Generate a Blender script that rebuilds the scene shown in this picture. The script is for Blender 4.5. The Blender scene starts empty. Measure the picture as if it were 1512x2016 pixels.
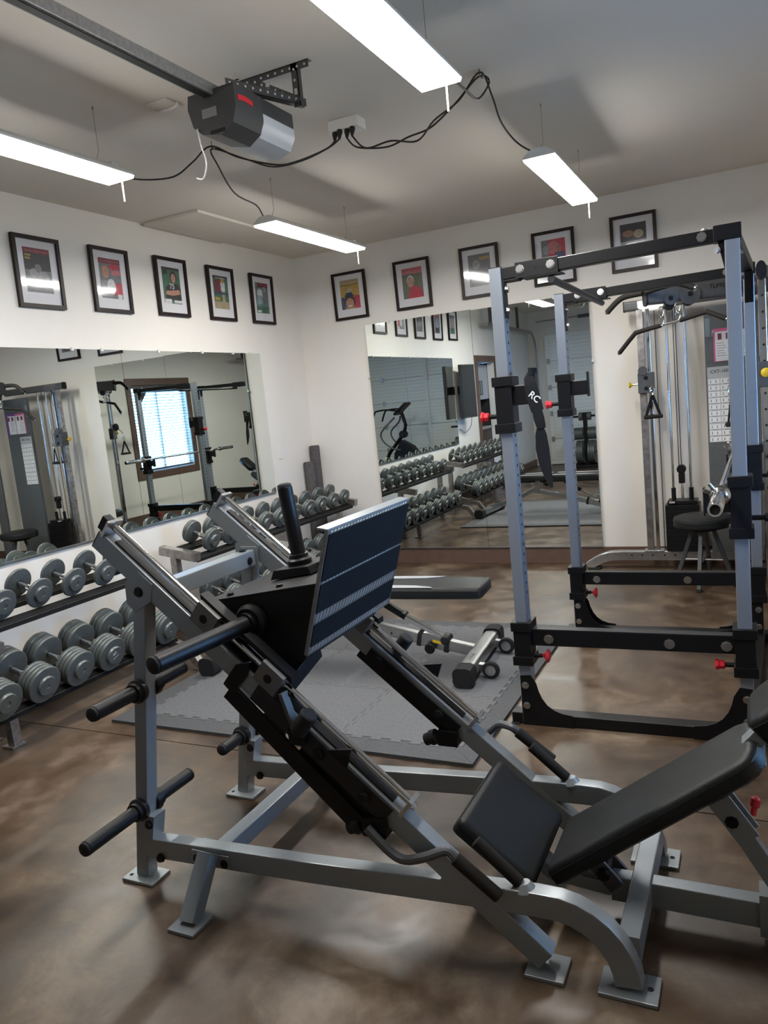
import bpy, bmesh, math, random
from mathutils import Vector, Matrix
random.seed(7)
C = bpy.context.scene.collection
SC = bpy.context.scene
PI = math.pi
# ------------------------------------------------------------------ camera
F_PX, YAW, PITCH, ROLL = 1506.9, 0.4585, 0.1412, -0.0996
CAM = Vector((3.908, -6.508, 1.53))
cd = bpy.data.cameras.new('camera'); cam = bpy.data.objects.new('camera', cd); C.objects.link(cam)
cd.sensor_fit = 'HORIZONTAL'; cd.sensor_width = 36.0; cd.lens = 36.0*F_PX/1512.0
cd.clip_start = 0.02; cd.clip_end = 200
fwd = Vector((-math.sin(YAW)*math.cos(PITCH), math.cos(YAW)*math.cos(PITCH), -math.sin(PITCH)))
rgt = Vector((math.cos(YAW), math.sin(YAW), 0)); upv = rgt.cross(fwd)
r2 = math.cos(ROLL)*rgt + math.sin(ROLL)*upv; u2 = -math.sin(ROLL)*rgt + math.cos(ROLL)*upv
cam.matrix_world = Matrix(((r2.x, u2.x, -fwd.x, CAM.x), (r2.y, u2.y, -fwd.y, CAM.y), (r2.z, u2.z, -fwd.z, CAM.z), (0, 0, 0, 1)))
SC.camera = cam
# ------------------------------------------------------------------ world, exposure
LED_STRENGTH = 38.0
SKY_STRENGTH = 20.0
w = bpy.data.worlds.new('sky'); SC.world = w; w.use_nodes = True
bg = w.node_tree.nodes['Background']; bg.inputs[0].default_value = (0.22, 0.50, 1.0, 1); bg.inputs[1].default_value = SKY_STRENGTH
SC.view_settings.view_transform = 'Standard'; SC.view_settings.look = 'None'
SC.view_settings.exposure = 0.88; SC.view_settings.gamma = 1.0; SC.view_settings.use_curve_mapping = False
SC.cycles.use_denoising = True
SC.cycles.max_bounces = 12; SC.cycles.diffuse_bounces = 6; SC.cycles.glossy_bounces = 8; SC.cycles.transparent_max_bounces = 12
SC.cycles.sample_clamp_indirect = 8.0; SC.cycles.caustics_reflective = False; SC.cycles.caustics_refractive = False
# ------------------------------------------------------------------ materials
def mat(name, col, rough=0.5, metal=0.0, spec=0.5, noise=None, bump=None, coat=0.0, rvar=None):
    """principled; noise=(scale, amount) value variation, bump=(scale,strength), rvar=(scale,lo,hi) roughness variation"""
    m = bpy.data.materials.new(name); m.use_nodes = True
    nt = m.node_tree; b = nt.nodes['Principled BSDF']
    b.inputs['Base Color'].default_value = (*col, 1); b.inputs['Roughness'].default_value = rough
    b.inputs['Metallic'].default_value = metal; b.inputs['Specular IOR Level'].default_value = spec
    b.inputs['Coat Weight'].default_value = coat; b.inputs['Coat Roughness'].default_value = 0.1
    tc = nt.nodes.new('ShaderNodeTexCoord')
    def nz(scale, detail=4):
        n = nt.nodes.new('ShaderNodeTexNoise'); n.inputs['Scale'].default_value = scale; n.inputs['Detail'].default_value = detail
        nt.links.new(tc.outputs['Object'], n.inputs['Vector']); return n
    if noise:
        n = nz(noise[0]); r = nt.nodes.new('ShaderNodeMapRange'); a = noise[1]
        r.inputs['From Min'].default_value = 0.3; r.inputs['From Max'].default_value = 0.7
        r.inputs['To Min'].default_value = 1-a; r.inputs['To Max'].default_value = 1+a
        nt.links.new(n.outputs['Fac'], r.inputs['Value'])
        mx = nt.nodes.new('ShaderNodeVectorMath'); mx.operation = 'SCALE'; mx.inputs[0].default_value = col
        nt.links.new(r.outputs[0], mx.inputs['Scale']); nt.links.new(mx.outputs[0], b.inputs['Base Color'])
    if rvar:
        n = nz(rvar[0]); r = nt.nodes.new('ShaderNodeMapRange'); r.inputs['From Min'].default_value = 0.3; r.inputs['From Max'].default_value = 0.7
        r.inputs['To Min'].default_value = rvar[1]; r.inputs['To Max'].default_value = rvar[2]
        nt.links.new(n.outputs['Fac'], r.inputs['Value']); nt.links.new(r.outputs[0], b.inputs['Roughness'])
    if bump:
        n = nz(bump[0], 3); bp = nt.nodes.new('ShaderNodeBump'); bp.inputs['Strength'].default_value = bump[1]; bp.inputs['Distance'].default_value = 0.002
        nt.links.new(n.outputs['Fac'], bp.inputs['Height']); nt.links.new(bp.outputs[0], b.inputs['Normal'])
    return m
def emit(name, col, st):
    m = bpy.data.materials.new(name); m.use_nodes = True; nt = m.node_tree; nt.nodes.clear()
    e = nt.nodes.new('ShaderNodeEmission'); e.inputs[0].default_value = (*col, 1); e.inputs[1].default_value = st
    o = nt.nodes.new('ShaderNodeOutputMaterial'); nt.links.new(e.outputs[0], o.inputs[0]); return m
def glazing(name, tint=(1, 1, 1)):
    m = bpy.data.materials.new(name); m.use_nodes = True; nt = m.node_tree; nt.nodes.clear()
    t = nt.nodes.new('ShaderNodeBsdfTransparent'); t.inputs[0].default_value = (*tint, 1)
    g = nt.nodes.new('ShaderNodeBsdfGlossy'); g.inputs['Roughness'].default_value = 0.07
    lw = nt.nodes.new('ShaderNodeLayerWeight'); lw.inputs['Blend'].default_value = 0.5; pw = nt.nodes.new('ShaderNodeMath'); pw.operation = 'POWER'; pw.inputs[1].default_value = 5.0
    nt.links.new(lw.outputs['Facing'], pw.inputs[0]); f = nt.nodes.new('ShaderNodeMath'); f.operation = 'MULTIPLY_ADD'; f.inputs[1].default_value = 0.90; f.inputs[2].default_value = 0.06
    nt.links.new(pw.outputs[0], f.inputs[0])
    mx = nt.nodes.new('ShaderNodeMixShader'); o = nt.nodes.new('ShaderNodeOutputMaterial')
    nt.links.new(f.outputs[0], mx.inputs[0]); nt.links.new(t.outputs[0], mx.inputs[1]); nt.links.new(g.outputs[0], mx.inputs[2]); nt.links.new(mx.outputs[0], o.inputs[0])
    return m
def concrete():
    m = bpy.data.materials.new('stained_concrete'); m.use_nodes = True; nt = m.node_tree; b = nt.nodes['Principled BSDF']
    tc = nt.nodes.new('ShaderNodeTexCoord')
    def nz(scale, det, dist=0.0, rough=0.5):
        n = nt.nodes.new('ShaderNodeTexNoise'); n.inputs['Scale'].default_value = scale; n.inputs['Detail'].default_value = det
        n.inputs['Distortion'].default_value = dist; n.inputs['Roughness'].default_value = rough
        nt.links.new(tc.outputs['Object'], n.inputs['Vector']); return n
    n1 = nz(1.2, 6, 0.5, 0.6); n2 = nz(4.6, 8, 0.4, 0.66); n3 = nz(45, 4)
    mx = nt.nodes.new('ShaderNodeMix'); mx.inputs[0].default_value = 0.42
    nt.links.new(n1.outputs['Fac'], mx.inputs[2]); nt.links.new(n2.outputs['Fac'], mx.inputs[3])
    cr = nt.nodes.new('ShaderNodeValToRGB'); e = cr.color_ramp.elements
    e[0].position = 0.39; e[0].color = (0.020, 0.011, 0.006, 1); e[1].position = 0.64; e[1].color = (0.19, 0.142, 0.100, 1)
    a = e.new(0.46); a.color = (0.050, 0.029, 0.016, 1); a2 = e.new(0.54); a2.color = (0.092, 0.059, 0.035, 1)
    nt.links.new(mx.outputs[0], cr.inputs[0]); nt.links.new(cr.outputs[0], b.inputs['Base Color'])
    r = nt.nodes.new('ShaderNodeMapRange'); r.inputs['From Min'].default_value = 0.35; r.inputs['From Max'].default_value = 0.65
    r.inputs['To Min'].default_value = 0.29; r.inputs['To Max'].default_value = 0.46
    nt.links.new(n2.outputs['Fac'], r.inputs['Value']); nt.links.new(r.outputs[0], b.inputs['Roughness'])
    bp = nt.nodes.new('ShaderNodeBump'); bp.inputs['Strength'].default_value = 0.16; bp.inputs['Distance'].default_value = 0.004
    ad = nt.nodes.new('ShaderNodeMath'); ad.operation = 'ADD'; nt.links.new(n2.outputs['Fac'], ad.inputs[0])
    ml = nt.nodes.new('ShaderNodeMath'); ml.operation = 'MULTIPLY'; ml.inputs[1].default_value = 0.15; nt.links.new(n3.outputs['Fac'], ml.inputs[0])
    nt.links.new(ml.outputs[0], ad.inputs[1]); nt.links.new(ad.outputs[0], bp.inputs['Height']); nt.links.new(bp.outputs[0], b.inputs['Normal'])
    b.inputs['Specular IOR Level'].default_value = 0.55
    return m
M = dict(
 wall=mat('wall_paint', (0.76, 0.725, 0.665), 0.75, noise=(3, 0.02), bump=(180, 0.12)),
 ceiling=mat('ceiling_paint', (0.74, 0.69, 0.62), 0.85, bump=(150, 0.15)),
 brown=mat('brown_trim', (0.115, 0.070, 0.052), 0.45, noise=(14, 0.12)),
 concrete=concrete(), joint=mat('joint_filler', (0.02, 0.014, 0.01), 0.9),
 grey=mat('silver_grey_powdercoat', (0.27, 0.295, 0.312), 0.33, 0.4, noise=(400, 0.06), bump=(700, 0.08)),
 rack=mat('slate_grey_powdercoat', (0.29, 0.32, 0.365), 0.30, 0.5, bump=(600, 0.08)),
 black=mat('black_powdercoat', (0.007, 0.007, 0.008), 0.40, spec=0.25, bump=(600, 0.15)),
 satin=mat('satin_black_steel', (0.020, 0.020, 0.022), 0.42, 0.1, spec=0.3, bump=(400, 0.1)),
 railblack=mat('flat_black_paint', (0.012, 0.012, 0.012), 0.75, spec=0.12, bump=(300, 0.1)),
 midgrey=mat('mid_grey_steel', (0.15, 0.148, 0.142), 0.45, 0.2, bump=(400, 0.1)),
 darkgrey=mat('dark_grey_steel', (0.085, 0.088, 0.095), 0.42, 0.3, noise=(30, 0.1)),
 chrome=mat('chrome', (0.72, 0.72, 0.73), 0.12, 1.0),
 steel=mat('brushed_steel', (0.5, 0.5, 0.5), 0.3, 1.0, noise=(40, 0.1)),
 worn=mat('worn_steel', (0.33, 0.31, 0.30), 0.35, 0.9, noise=(25, 0.3)),
 zinc=mat('zinc_bolt', (0.6, 0.6, 0.6), 0.25, 1.0),
 vinyl=mat('black_vinyl', (0.009, 0.010, 0.0105), 0.45, spec=0.3, bump=(220, 0.35)),
 vinyl_grey=mat('grey_vinyl', (0.33, 0.34, 0.36), 0.42, bump=(220, 0.2)),
 rubber=mat('black_rubber', (0.014, 0.014, 0.015), 0.7, spec=0.3, bump=(300, 0.2)),
 mat=mat('grey_foam_mat', (0.105, 0.108, 0.115), 0.72, noise=(60, 0.14), bump=(90, 0.5)),
 mat2=mat('dark_foam_border', (0.062, 0.064, 0.069), 0.72, noise=(60, 0.14), bump=(90, 0.5)),
 iron=mat('hammertone_iron', (0.115, 0.130, 0.126), 0.42, 0.35, noise=(120, 0.12), bump=(260, 0.25)),
 iron_hub=mat('hammertone_iron_hub', (0.135, 0.150, 0.147), 0.38, 0.4, noise=(120, 0.1), bump=(260, 0.2)),
 red=mat('red_plastic', (0.62, 0.02, 0.035), 0.35), yellow=mat('yellow_plastic', (0.75, 0.50, 0.02), 0.4),
 white=mat('white_plastic', (0.78, 0.77, 0.75), 0.45), outlet=mat('outlet_plate', (0.74, 0.72, 0.68), 0.4),
 mirror=mat('mirror_silver', (0.84, 0.885, 0.865), 0.0, 1.0), mirror_edge=mat('mirror_edge', (0.10, 0.14, 0.13), 0.2),
 clip=mat('clear_clip', (0.7, 0.7, 0.68), 0.2),
 frame=mat('espresso_frame', (0.016, 0.009, 0.008), 0.4, spec=0.25, noise=(40, 0.2)), matboard=mat('matboard', (0.70, 0.69, 0.70), 0.85),
 pane=glazing('picture_glass'), window_glass=glazing('window_glass', (0.95, 0.98, 0.97)),
 led=emit('led_diffuser', (1.0, 0.975, 0.93), LED_STRENGTH), housing=mat('white_enamel', (0.72, 0.72, 0.71), 0.4),
 cord=mat('black_cord', (0.012, 0.012, 0.012), 0.5), wire=mat('hanging_wire', (0.24, 0.22, 0.20), 0.5, 0.5),
 tread=mat('aluminium_tread', (0.26, 0.255, 0.24), 0.42, 0.7, noise=(50, 0.15)), tread_hi=mat('tread_ridge', (0.75, 0.74, 0.71), 0.35, 0.7),
 grip=mat('black_grit', (0.008, 0.008, 0.009), 0.8, spec=0.2, noise=(200, 0.25), bump=(350, 0.6)),
 foam=mat('charcoal_foam', (0.075, 0.067, 0.068), 0.85, noise=(25, 0.2)),
 grip_foam=mat('black_foam_grip', (0.016, 0.014, 0.013), 0.75, spec=0.25),
 shroud=mat('charcoal_shroud', (0.085, 0.09, 0.092), 0.5, noise=(60, 0.08)),
 door=mat('garage_door_paint', (0.80, 0.83, 0.82), 0.5, bump=(200, 0.2)), galv=mat('galvanised_steel', (0.36, 0.36, 0.36), 0.4, 0.8, noise=(60, 0.15)),
 cab=mat('grey_cabinet', (0.40, 0.42, 0.44), 0.4), darkwood=mat('dark_walnut', (0.035, 0.017, 0.013), 0.4, noise=(12, 0.3)),
 counter=mat('counter_top', (0.30, 0.30, 0.30), 0.35), tv=mat('tv_black', (0.035, 0.037, 0.038), 0.28), niche=mat('niche_black', (0.02, 0.02, 0.022), 0.6),
 blind=mat('blind_slat', (0.45, 0.44, 0.43), 0.6), opener=mat('opener_plastic', (0.045, 0.045, 0.048), 0.45), lens=mat('frosted_lens', (0.60, 0.62, 0.66), 0.3),
 perf=mat('perforated_angle', (0.10, 0.10, 0.105), 0.4, 0.7), nylon=mat('black_nylon', (0.010, 0.011, 0.014), 0.8, spec=0.2, bump=(500, 0.4)),
 paper=mat('paper', (0.70, 0.69, 0.68), 0.7), ink=mat('black_ink', (0.02, 0.02, 0.025), 0.6), inkgrey=mat('grey_ink', (0.20, 0.20, 0.21), 0.6),
 card=mat('placard_grey', (0.40, 0.41, 0.40), 0.55), pink=mat('pink_card', (0.60, 0.10, 0.22), 0.6), purple=mat('purple_card', (0.16, 0.05, 0.24), 0.6),
 ground=mat('outside_gravel', (0.16, 0.15, 0.11), 0.9, noise=(8, 0.2)), dots=mat('hole_dark', (0.006, 0.006, 0.006), 0.9), palehole=mat('hole_pale', (0.55, 0.53, 0.5), 0.6),
 text_white=mat('white_ink', (0.8, 0.8, 0.8), 0.6),
)
def ink(name, col):
    k = 'ink_' + name
    if k not in M: M[k] = mat('print_' + name, col, 0.55, noise=(60, 0.18))
    return M[k]
# ------------------------------------------------------------------ mesh builder
class MB:
    def __init__(s): s.v = []; s.f = []; s.mi = []; s.m = 0; s.wn = False
    def add(s, vs, fs):
        o = len(s.v); s.v += [Vector(a) for a in vs]; s.f += [tuple(i+o for i in f) for f in fs]; s.mi += [s.m]*len(fs); return s
    def box(s, c, d, R=None, ch=0.0):
        hx, hy, hz = d[0]/2, d[1]/2, d[2]/2; c = Vector(c)
        if ch <= 0:
            vs = [Vector((x, y, z)) for x in (-hx, hx) for y in (-hy, hy) for z in (-hz, hz)]
            fs = [(0, 1, 3, 2), (4, 6, 7, 5), (0, 4, 5, 1), (2, 3, 7, 6), (0, 2, 6, 4), (1, 5, 7, 3)]
        else:
            s.wn = True; bm = bmesh.new(); bmesh.ops.create_cube(bm, size=1)
            for q in bm.verts: q.co = Vector((q.co.x*d[0], q.co.y*d[1], q.co.z*d[2]))
            bmesh.ops.bevel(bm, geom=bm.edges[:], offset=ch, segments=2, profile=0.5, affect='EDGES')
            bm.verts.index_update(); vs = [q.co.copy() for q in bm.verts]; fs = [tuple(q.index for q in f.verts) for f in bm.faces]; bm.free()
        if R is not None: vs = [R @ q for q in vs]
        return s.add([q + c for q in vs], fs)
    def span(s, a, b, ch=0.0):
        a, b = Vector(a), Vector(b); return s.box((a+b)/2, (abs(b.x-a.x), abs(b.y-a.y), abs(b.z-a.z)), None, ch)
    def sweep(s, path, prof, side=None, up=(0, 0, 1), cap=True, closed=False):
        path = [Vector(q) for q in path]; n = len(path); k = len(prof); vs = []
        for i, q in enumerate(path):
            if closed: t = (path[(i+1) % n]-path[i-1])
            elif i == 0: t = path[1]-path[0]
            elif i == n-1: t = path[-1]-path[-2]
            else: t = (path[i+1]-q).normalized()+(q-path[i-1]).normalized()
            t.normalize()
            if side is not None: sd = Vector(side).normalized(); u = sd.cross(t).normalized()
            else:
                u0 = Vector(up)
                if abs(t.dot(u0)) > 0.98: u0 = Vector((0, 1, 0)) if abs(t.y) < .9 else Vector((1, 0, 0))
                sd = t.cross(u0).normalized(); u = sd.cross(t).normalized()
            sc = 1.0
            if 0 < i < n-1 or closed:
                a = (path[(i+1) % n]-q).normalized(); cs = max(0.5, a.dot(t)); sc = 1/cs
            for (x, y) in prof: vs.append(q + sd*x + u*(y*sc))
        fs = []
        m = n if closed else n-1
        for i in range(m):
            for j in range(k):
                a, b = i*k+j, i*k+(j+1) % k; c2, d2 = ((i+1) % n)*k+(j+1) % k, ((i+1) % n)*k+j
                fs.append((a, b, c2, d2))
        if cap and not closed: fs.append(tuple(range(k))[::-1]); fs.append(tuple((n-1)*k+j for j in range(k)))
        return s.add(vs, fs)
    def tube(s, path, r, seg=10, cap=True, closed=False, up=(0, 0, 1)):
        return s.sweep(path, [(r*math.cos(2*PI*i/seg), r*math.sin(2*PI*i/seg)) for i in range(seg)], up=up, cap=cap, closed=closed)
    def bar(s, path, w, h, r=0.006, side=None, up=(0, 0, 1)):
        s.wn = True; a, b = w/2, h/2; r = min(r, a*.8, b*.8); pr = []
        for (cx, cy, a0) in ((a-r, b-r, 0), (-a+r, b-r, 90), (-a+r, -b+r, 180), (a-r, -b+r, 270)):
            for t in (0, 45, 90): q = math.radians(a0+t); pr.append((cx+r*math.cos(q), cy+r*math.sin(q)))
        return s.sweep(path, pr, side=side, up=up)
    def lathe(s, p, d, prof, seg=20, cap=True):
        p = Vector(p); d = Vector(d).normalized(); a = Vector((0, 0, 1)) if abs(d.z) < .9 else Vector((1, 0, 0))
        x = d.cross(a).normalized(); y = d.cross(x).normalized(); vs = []; n = len(prof)
        for (r, t) in prof:
            for i in range(seg):
                q = 2*PI*i/seg; vs.append(p + d*t + x*(r*math.cos(q)) + y*(r*math.sin(q)))
        fs = [(i*seg+j, i*seg+(j+1) % seg, (i+1)*seg+(j+1) % seg, (i+1)*seg+j) for i in range(n-1) for j in range(seg)]
        if cap: fs.append(tuple(range(seg))[::-1]); fs.append(tuple((n-1)*seg+j for j in range(seg)))
        return s.add(vs, fs)
    def cyl(s, a, b, r, seg=14, ch=0.0):
        a, b = Vector(a), Vector(b); L = (b-a).length
        pr = [(r, 0), (r, L)] if ch <= 0 else [(r-ch, 0), (r, ch), (r, L-ch), (r-ch, L)]
        return s.lathe(a, b-a, pr, seg)
    def prism(s, pts, ex):
        """pts: list of 3-D points of a flat polygon, ex: extrusion vector"""
        pts = [Vector(q) for q in pts]; ex = Vector(ex); n = len(pts)
        nrm = Vector((0, 0, 0))
        for i in range(n): nrm += pts[i].cross(pts[(i+1) % n])
        if nrm.dot(ex) < 0: pts = pts[::-1]
        vs = pts + [q+ex for q in pts]
        fs = [tuple(range(n))[::-1], tuple(range(n, 2*n))] + [(i, (i+1) % n, n+(i+1) % n, n+i) for i in range(n)]
        return s.add(vs, fs)
    def sphere(s, c, r, seg=12, sc=(1, 1, 1)):
        vs = []; fs = []; c = Vector(c); rg = seg//2
        for i in range(rg+1):
            t = PI*i/rg
            for j in range(seg):
                q = 2*PI*j/seg; vs.append(c + Vector((r*sc[0]*math.sin(t)*math.cos(q), r*sc[1]*math.sin(t)*math.sin(q), r*sc[2]*math.cos(t))))
        for i in range(rg):
            for j in range(seg): fs.append((i*seg+j, (i+1)*seg+j, (i+1)*seg+(j+1) % seg, i*seg+(j+1) % seg))
        return s.add(vs, fs)
    def build(s, name, m, parent=None, label=None, world=True, smooth=32):
        me = bpy.data.meshes.new(name)
        vs = s.v
        if parent is not None and world:
            I = ROOTM[parent.name].inverted(); vs = [I @ q for q in vs]
        me.from_pydata([tuple(q) for q in vs], [], s.f)
        ms = m if isinstance(m, (list, tuple)) else [m]
        for q in ms: me.materials.append(q)
        if len(ms) > 1: me.polygons.foreach_set('material_index', s.mi)
        me.validate()
        bm = bmesh.new(); bm.from_mesh(me); bmesh.ops.recalc_face_normals(bm, faces=bm.faces[:]); bm.to_mesh(me); bm.free()
        me.polygons.foreach_set('use_smooth', [True]*len(me.polygons)); me.set_sharp_from_angle(angle=math.radians(smooth)); me.update()
        o = bpy.data.objects.new(name, me); C.objects.link(o)
        if parent is not None: o.parent = parent; ROOTM[o.name] = ROOTM[parent.name]
        else: ROOTM[o.name] = Matrix.Identity(4)
        if s.wn:
            wm = o.modifiers.new('weighted', 'WEIGHTED_NORMAL'); wm.keep_sharp = True; wm.weight = 80
        if label: o['label'] = label
        return o
ROOTM = {}
def spline(pts, n=6):
    pts = [Vector(q) for q in pts]; out = []
    for i in range(len(pts)-1):
        p0 = pts[max(0, i-1)]; p1 = pts[i]; p2 = pts[i+1]; p3 = pts[min(len(pts)-1, i+2)]
        for k in range(n):
            s = k/n; out.append(.5*((2*p1)+(p2-p0)*s+(2*p0-5*p1+4*p2-p3)*s*s+(3*p1-p0-3*p2+p3)*s**3))
    out.append(pts[-1]); return out
def tag(o, label, cat, group=None):
    o['label'] = label; o['category'] = cat
    if group: o['group'] = group
    return o
def thing(name, label, cat, loc=(0, 0, 0), rz=0.0, group=None):
    o = bpy.data.objects.new(name, None); C.objects.link(o); o.empty_display_size = 0.1
    o.location = loc; o.rotation_euler = (0, 0, rz)
    ROOTM[o.name] = Matrix.Translation(Vector(loc)) @ Matrix.Rotation(rz, 4, 'Z')
    return tag(o, label, cat, group)
def struct(o): o['kind'] = 'structure'; return o
def sroot(name, loc=(0, 0, 0)):
    o = bpy.data.objects.new(name, None); C.objects.link(o); o.location = loc; o.empty_display_size = 0.1
    ROOTM[o.name] = Matrix.Translation(Vector(loc)); return struct(o)
def dup(root, loc, rot=None, label=None, scale=None):
    r = root.copy(); C.objects.link(r); r.location = loc
    if rot is not None: r.rotation_euler = rot
    if scale: r.scale = (scale,)*3
    if label: r['label'] = label
    for ch in list(root.children):
        c = ch.copy(); C.objects.link(c); c.parent = r
        for g in list(ch.children): d = g.copy(); C.objects.link(d); d.parent = c
    return r
def text(name, body, size, mtx, m, parent, depth=0.0006, align='CENTER', italic=0.0):
    cu = bpy.data.curves.new(name, 'FONT'); cu.body = body; cu.size = size; cu.align_x = align; cu.align_y = 'CENTER'; cu.extrude = depth; cu.shear = italic
    cu.resolution_u = 3; cu.offset = size*.012
    t = bpy.data.objects.new('lettering_source', cu)
    C.objects.link(t); dg = bpy.context.evaluated_depsgraph_get()
    me = bpy.data.meshes.new_from_object(t.evaluated_get(dg)); C.objects.unlink(t); bpy.data.objects.remove(t)
    T = mtx if parent is None else ROOTM[parent.name].inverted() @ mtx
    me.transform(T); me.materials.clear(); me.materials.append(m)
    o = bpy.data.objects.new(name, me); C.objects.link(o)
    if parent is not None: o.parent = parent; ROOTM[o.name] = ROOTM[parent.name]
    return o
def frame_mtx(o, x, y):
    x = Vector(x).normalized(); y = Vector(y).normalized(); z = x.cross(y).normalized(); y = z.cross(x)
    return Matrix(((x.x, y.x, z.x, o[0]), (x.y, y.y, z.y, o[1]), (x.z, y.z, z.z, o[2]), (0, 0, 0, 1)))
# ================================================================== THE ROOM
W, L, H = 5.0, 8.5, 2.963
WY0, WY1, WZ0, WZ1 = -4.24, -2.93, 0.79, 2.19          # window hole in the right wall
NY0, NY1, NZ1 = -6.15, -5.25, 2.02                      # niche in the left wall
JY = -3.82
fl = struct(MB().span((-0.1, -L-.1, -0.14), (W+.1, .1, -0.02)).build('floor', M['joint']))
for (ya, yb) in ((-L, JY-.003), (JY+.003, 0)):
    MB().span((0, ya, -0.0199), (W, yb, 0.0)).build('concrete_slab', M['concrete'], fl)
struct(MB().span((-.1, -L-.1, H), (W+.1, .1, H+.12)).build('ceiling', M['ceiling']))
struct(MB().span((-.1, 0, -.02), (W+.1, .1, H)).build('wall_back', M['wall']))
b = MB(); b.span((-.12, NY1, -.02), (0, 0, H)); b.span((-.12, -L, -.02), (0, NY0, H)); b.span((-.12, NY0, NZ1), (0, NY1, H))
struct(b.build('wall_left', M['wall']))
b = MB(); b.span((W, -L, -.02), (W+.14, WY0, H)); b.span((W, WY1, -.02), (W+.14, 0, H)); b.span((W, WY0, -.02), (W+.14, WY1, WZ0)); b.span((W, WY0, WZ1), (W+.14, WY1, H))
struct(b.build('wall_right', M['wall']))
struct(MB().span((-.1, -L-.1, -.02), (W+.1, -L, H)).build('wall_front', M['wall']))
struct(MB().span((0.0, -.016, 0), (W, 0, .145), .003).build('baseboard_back', M['brown']))
struct(MB().span((W-.016, -L, 0), (W, -.016, .13), .003).build('baseboard_right', M['brown']))
b = MB(); b.span((0, NY1+.1, 0), (.016, -.016, .13), .003); b.span((0, -L, 0), (.016, NY0-.1, .13), .003)
struct(b.build('baseboard_left', M['brown']))
# outside the window: pale gravel yard
struct(MB().span((W+.2, -16, -.35), (W+18, 8, -.3)).build('ground_outside', M['ground']))
# window
wn = sroot('window_1', (W, (WY0+WY1)/2, (WZ0+WZ1)/2))
for (a, c) in (((W-.02, WY0-.11, WZ1), (W+.0, WY1+.11, WZ1+.11)), ((W-.02, WY0-.11, WZ0-.11), (W, WY1+.11, WZ0)),
               ((W-.02, WY0-.11, WZ0), (W, WY0, WZ1)), ((W-.02, WY1, WZ0), (W, WY1+.11, WZ1))):
    MB().span(a, c, .003).build('casing', M['brown'], wn)
b = MB(); yc = (WY0+WY1)/2
for (a, c) in (((W+.07, WY0, WZ0), (W+.12, WY0+.045, WZ1)), ((W+.07, WY1-.045, WZ0), (W+.12, WY1, WZ1)), ((W+.07, WY0+.045, WZ0), (W+.12, WY1-.045, WZ0+.045)), ((W+.07, WY0+.045, WZ1-.045), (W+.12, WY1-.045, WZ1)), ((W+.075, yc-.025, WZ0+.045), (W+.115, yc+.025, WZ1-.045))): b.span(a, c)
b.build('sash', M['white'], wn)
for (a, c) in ((WY0+.045, yc-.025), (yc+.025, WY1-.045)): MB().span((W+.093, a, WZ0+.045), (W+.097, c, WZ1-.045)).build('glass_pane', M['window_glass'], wn)
bl = thing('window_blind', 'dark slatted blind hanging inside the brown framed window', 'blind', (W+.03, yc, WZ0))
MB().span((W+.005, WY0+.01, WZ1-.05), (W+.05, WY1-.01, WZ1-.002), .004).build('headrail', M['darkgrey'], bl)
MB().span((W+.012, WY0+.015, WZ0+.02), (W+.045, WY1-.015, WZ0+.045), .004).build('bottom_rail', M['darkgrey'], bl)
s0 = None; R = Matrix.Rotation(math.radians(14), 3, 'Y')
for i in range(26):
    z = WZ0+.075+i*.0485
    if s0 is None:
        s0 = MB().box((W+.028, yc, z), (.046, WY1-WY0-.03, .003), R).build('slat', M['blind'], bl)
    else:
        s = s0.copy(); C.objects.link(s); s.location = (0, 0, i*.0485)
for y in (WY0+.2, WY1-.2): MB().cyl((W+.028, y, WZ0+.03), (W+.028, y, WZ1-.03), .0012, 6).build('ladder_cord', M['white'], bl)
# garage door in the front wall, its tracks, torsion shaft
gd = sroot('door_1', (2.4, -L, 0)); gx0, gx1 = 0.32, 4.55
for i in range(5):
    b = MB(); z0, z1 = .012+i*.498, .012+i*.498+.492; n = 7; pr = []
    for k in range(n):
        a, c = z0+(z1-z0)*k/n, z0+(z1-z0)*(k+1)/n
        pr += [(gx0, -L+.052, a+.002), (gx0, -L+.052, c-.014), (gx0, -L+.044, c-.010), (gx0, -L+.044, c-.002)]
    b.prism([(gx0, -L+.008, z0)] + pr + [(gx0, -L+.008, z1)], (gx1-gx0, 0, 0)); b.build('door_panel', M['door'], gd, smooth=20)
for x in (gx0+.05, 2.2, gx1-.05):
    MB().span((x-.035, -L+.053, .1), (x+.035, -L+.066, 2.44), .003).build('stile', M['door'], gd)
for x in (gx0+.06, 1.4, 3.2, gx1-.06):
    for z in (.505, 1.0, 1.5, 2.0): MB().span((x-.03, -L+.066, z-.05), (x+.03, -L+.075, z+.05), .002).build('hinge', M['galv'], gd)
MB().span((2.15, -L+.068, 1.9), (2.25, -L+.09, 2.42), .003).build('operator_strut', M['white'], gd)
for a, c in (((.2, -L, 0), (gx0, -L+.02, 2.52)), ((gx1, -L, 0), (gx1+.12, -L+.02, 2.52)), ((.2, -L, 2.52), (gx1+.12, -L+.02, 2.64))):
    MB().span(a, c, .002).build('door_casing', M['wall'], gd)
for nm, x in (('left', .17), ('right', gx1+.13)):
    pth = [(x, -L+.12, .05), (x, -L+.12, 2.2)] + [(x, -L+.12+.36*(1-math.cos(t)), 2.2+.36*math.sin(t)) for t in [math.radians(q) for q in range(15, 91, 15)]] + [(x, -5.4, 2.585)]
    t = tag(MB().bar(pth, .03, .055, .004, side=(1, 0, 0)).build('door_track', M['galv']), 'galvanised curved door track on the %s side of the garage door' % nm, 'track')
    for (y, z0) in ((-5.6, 2.6), (-7.2, 2.6)): MB().span((x-.02, y-.02, z0), (x+.02, y+.02, H)).build('hanger_strap', M['perf'], t)
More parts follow.
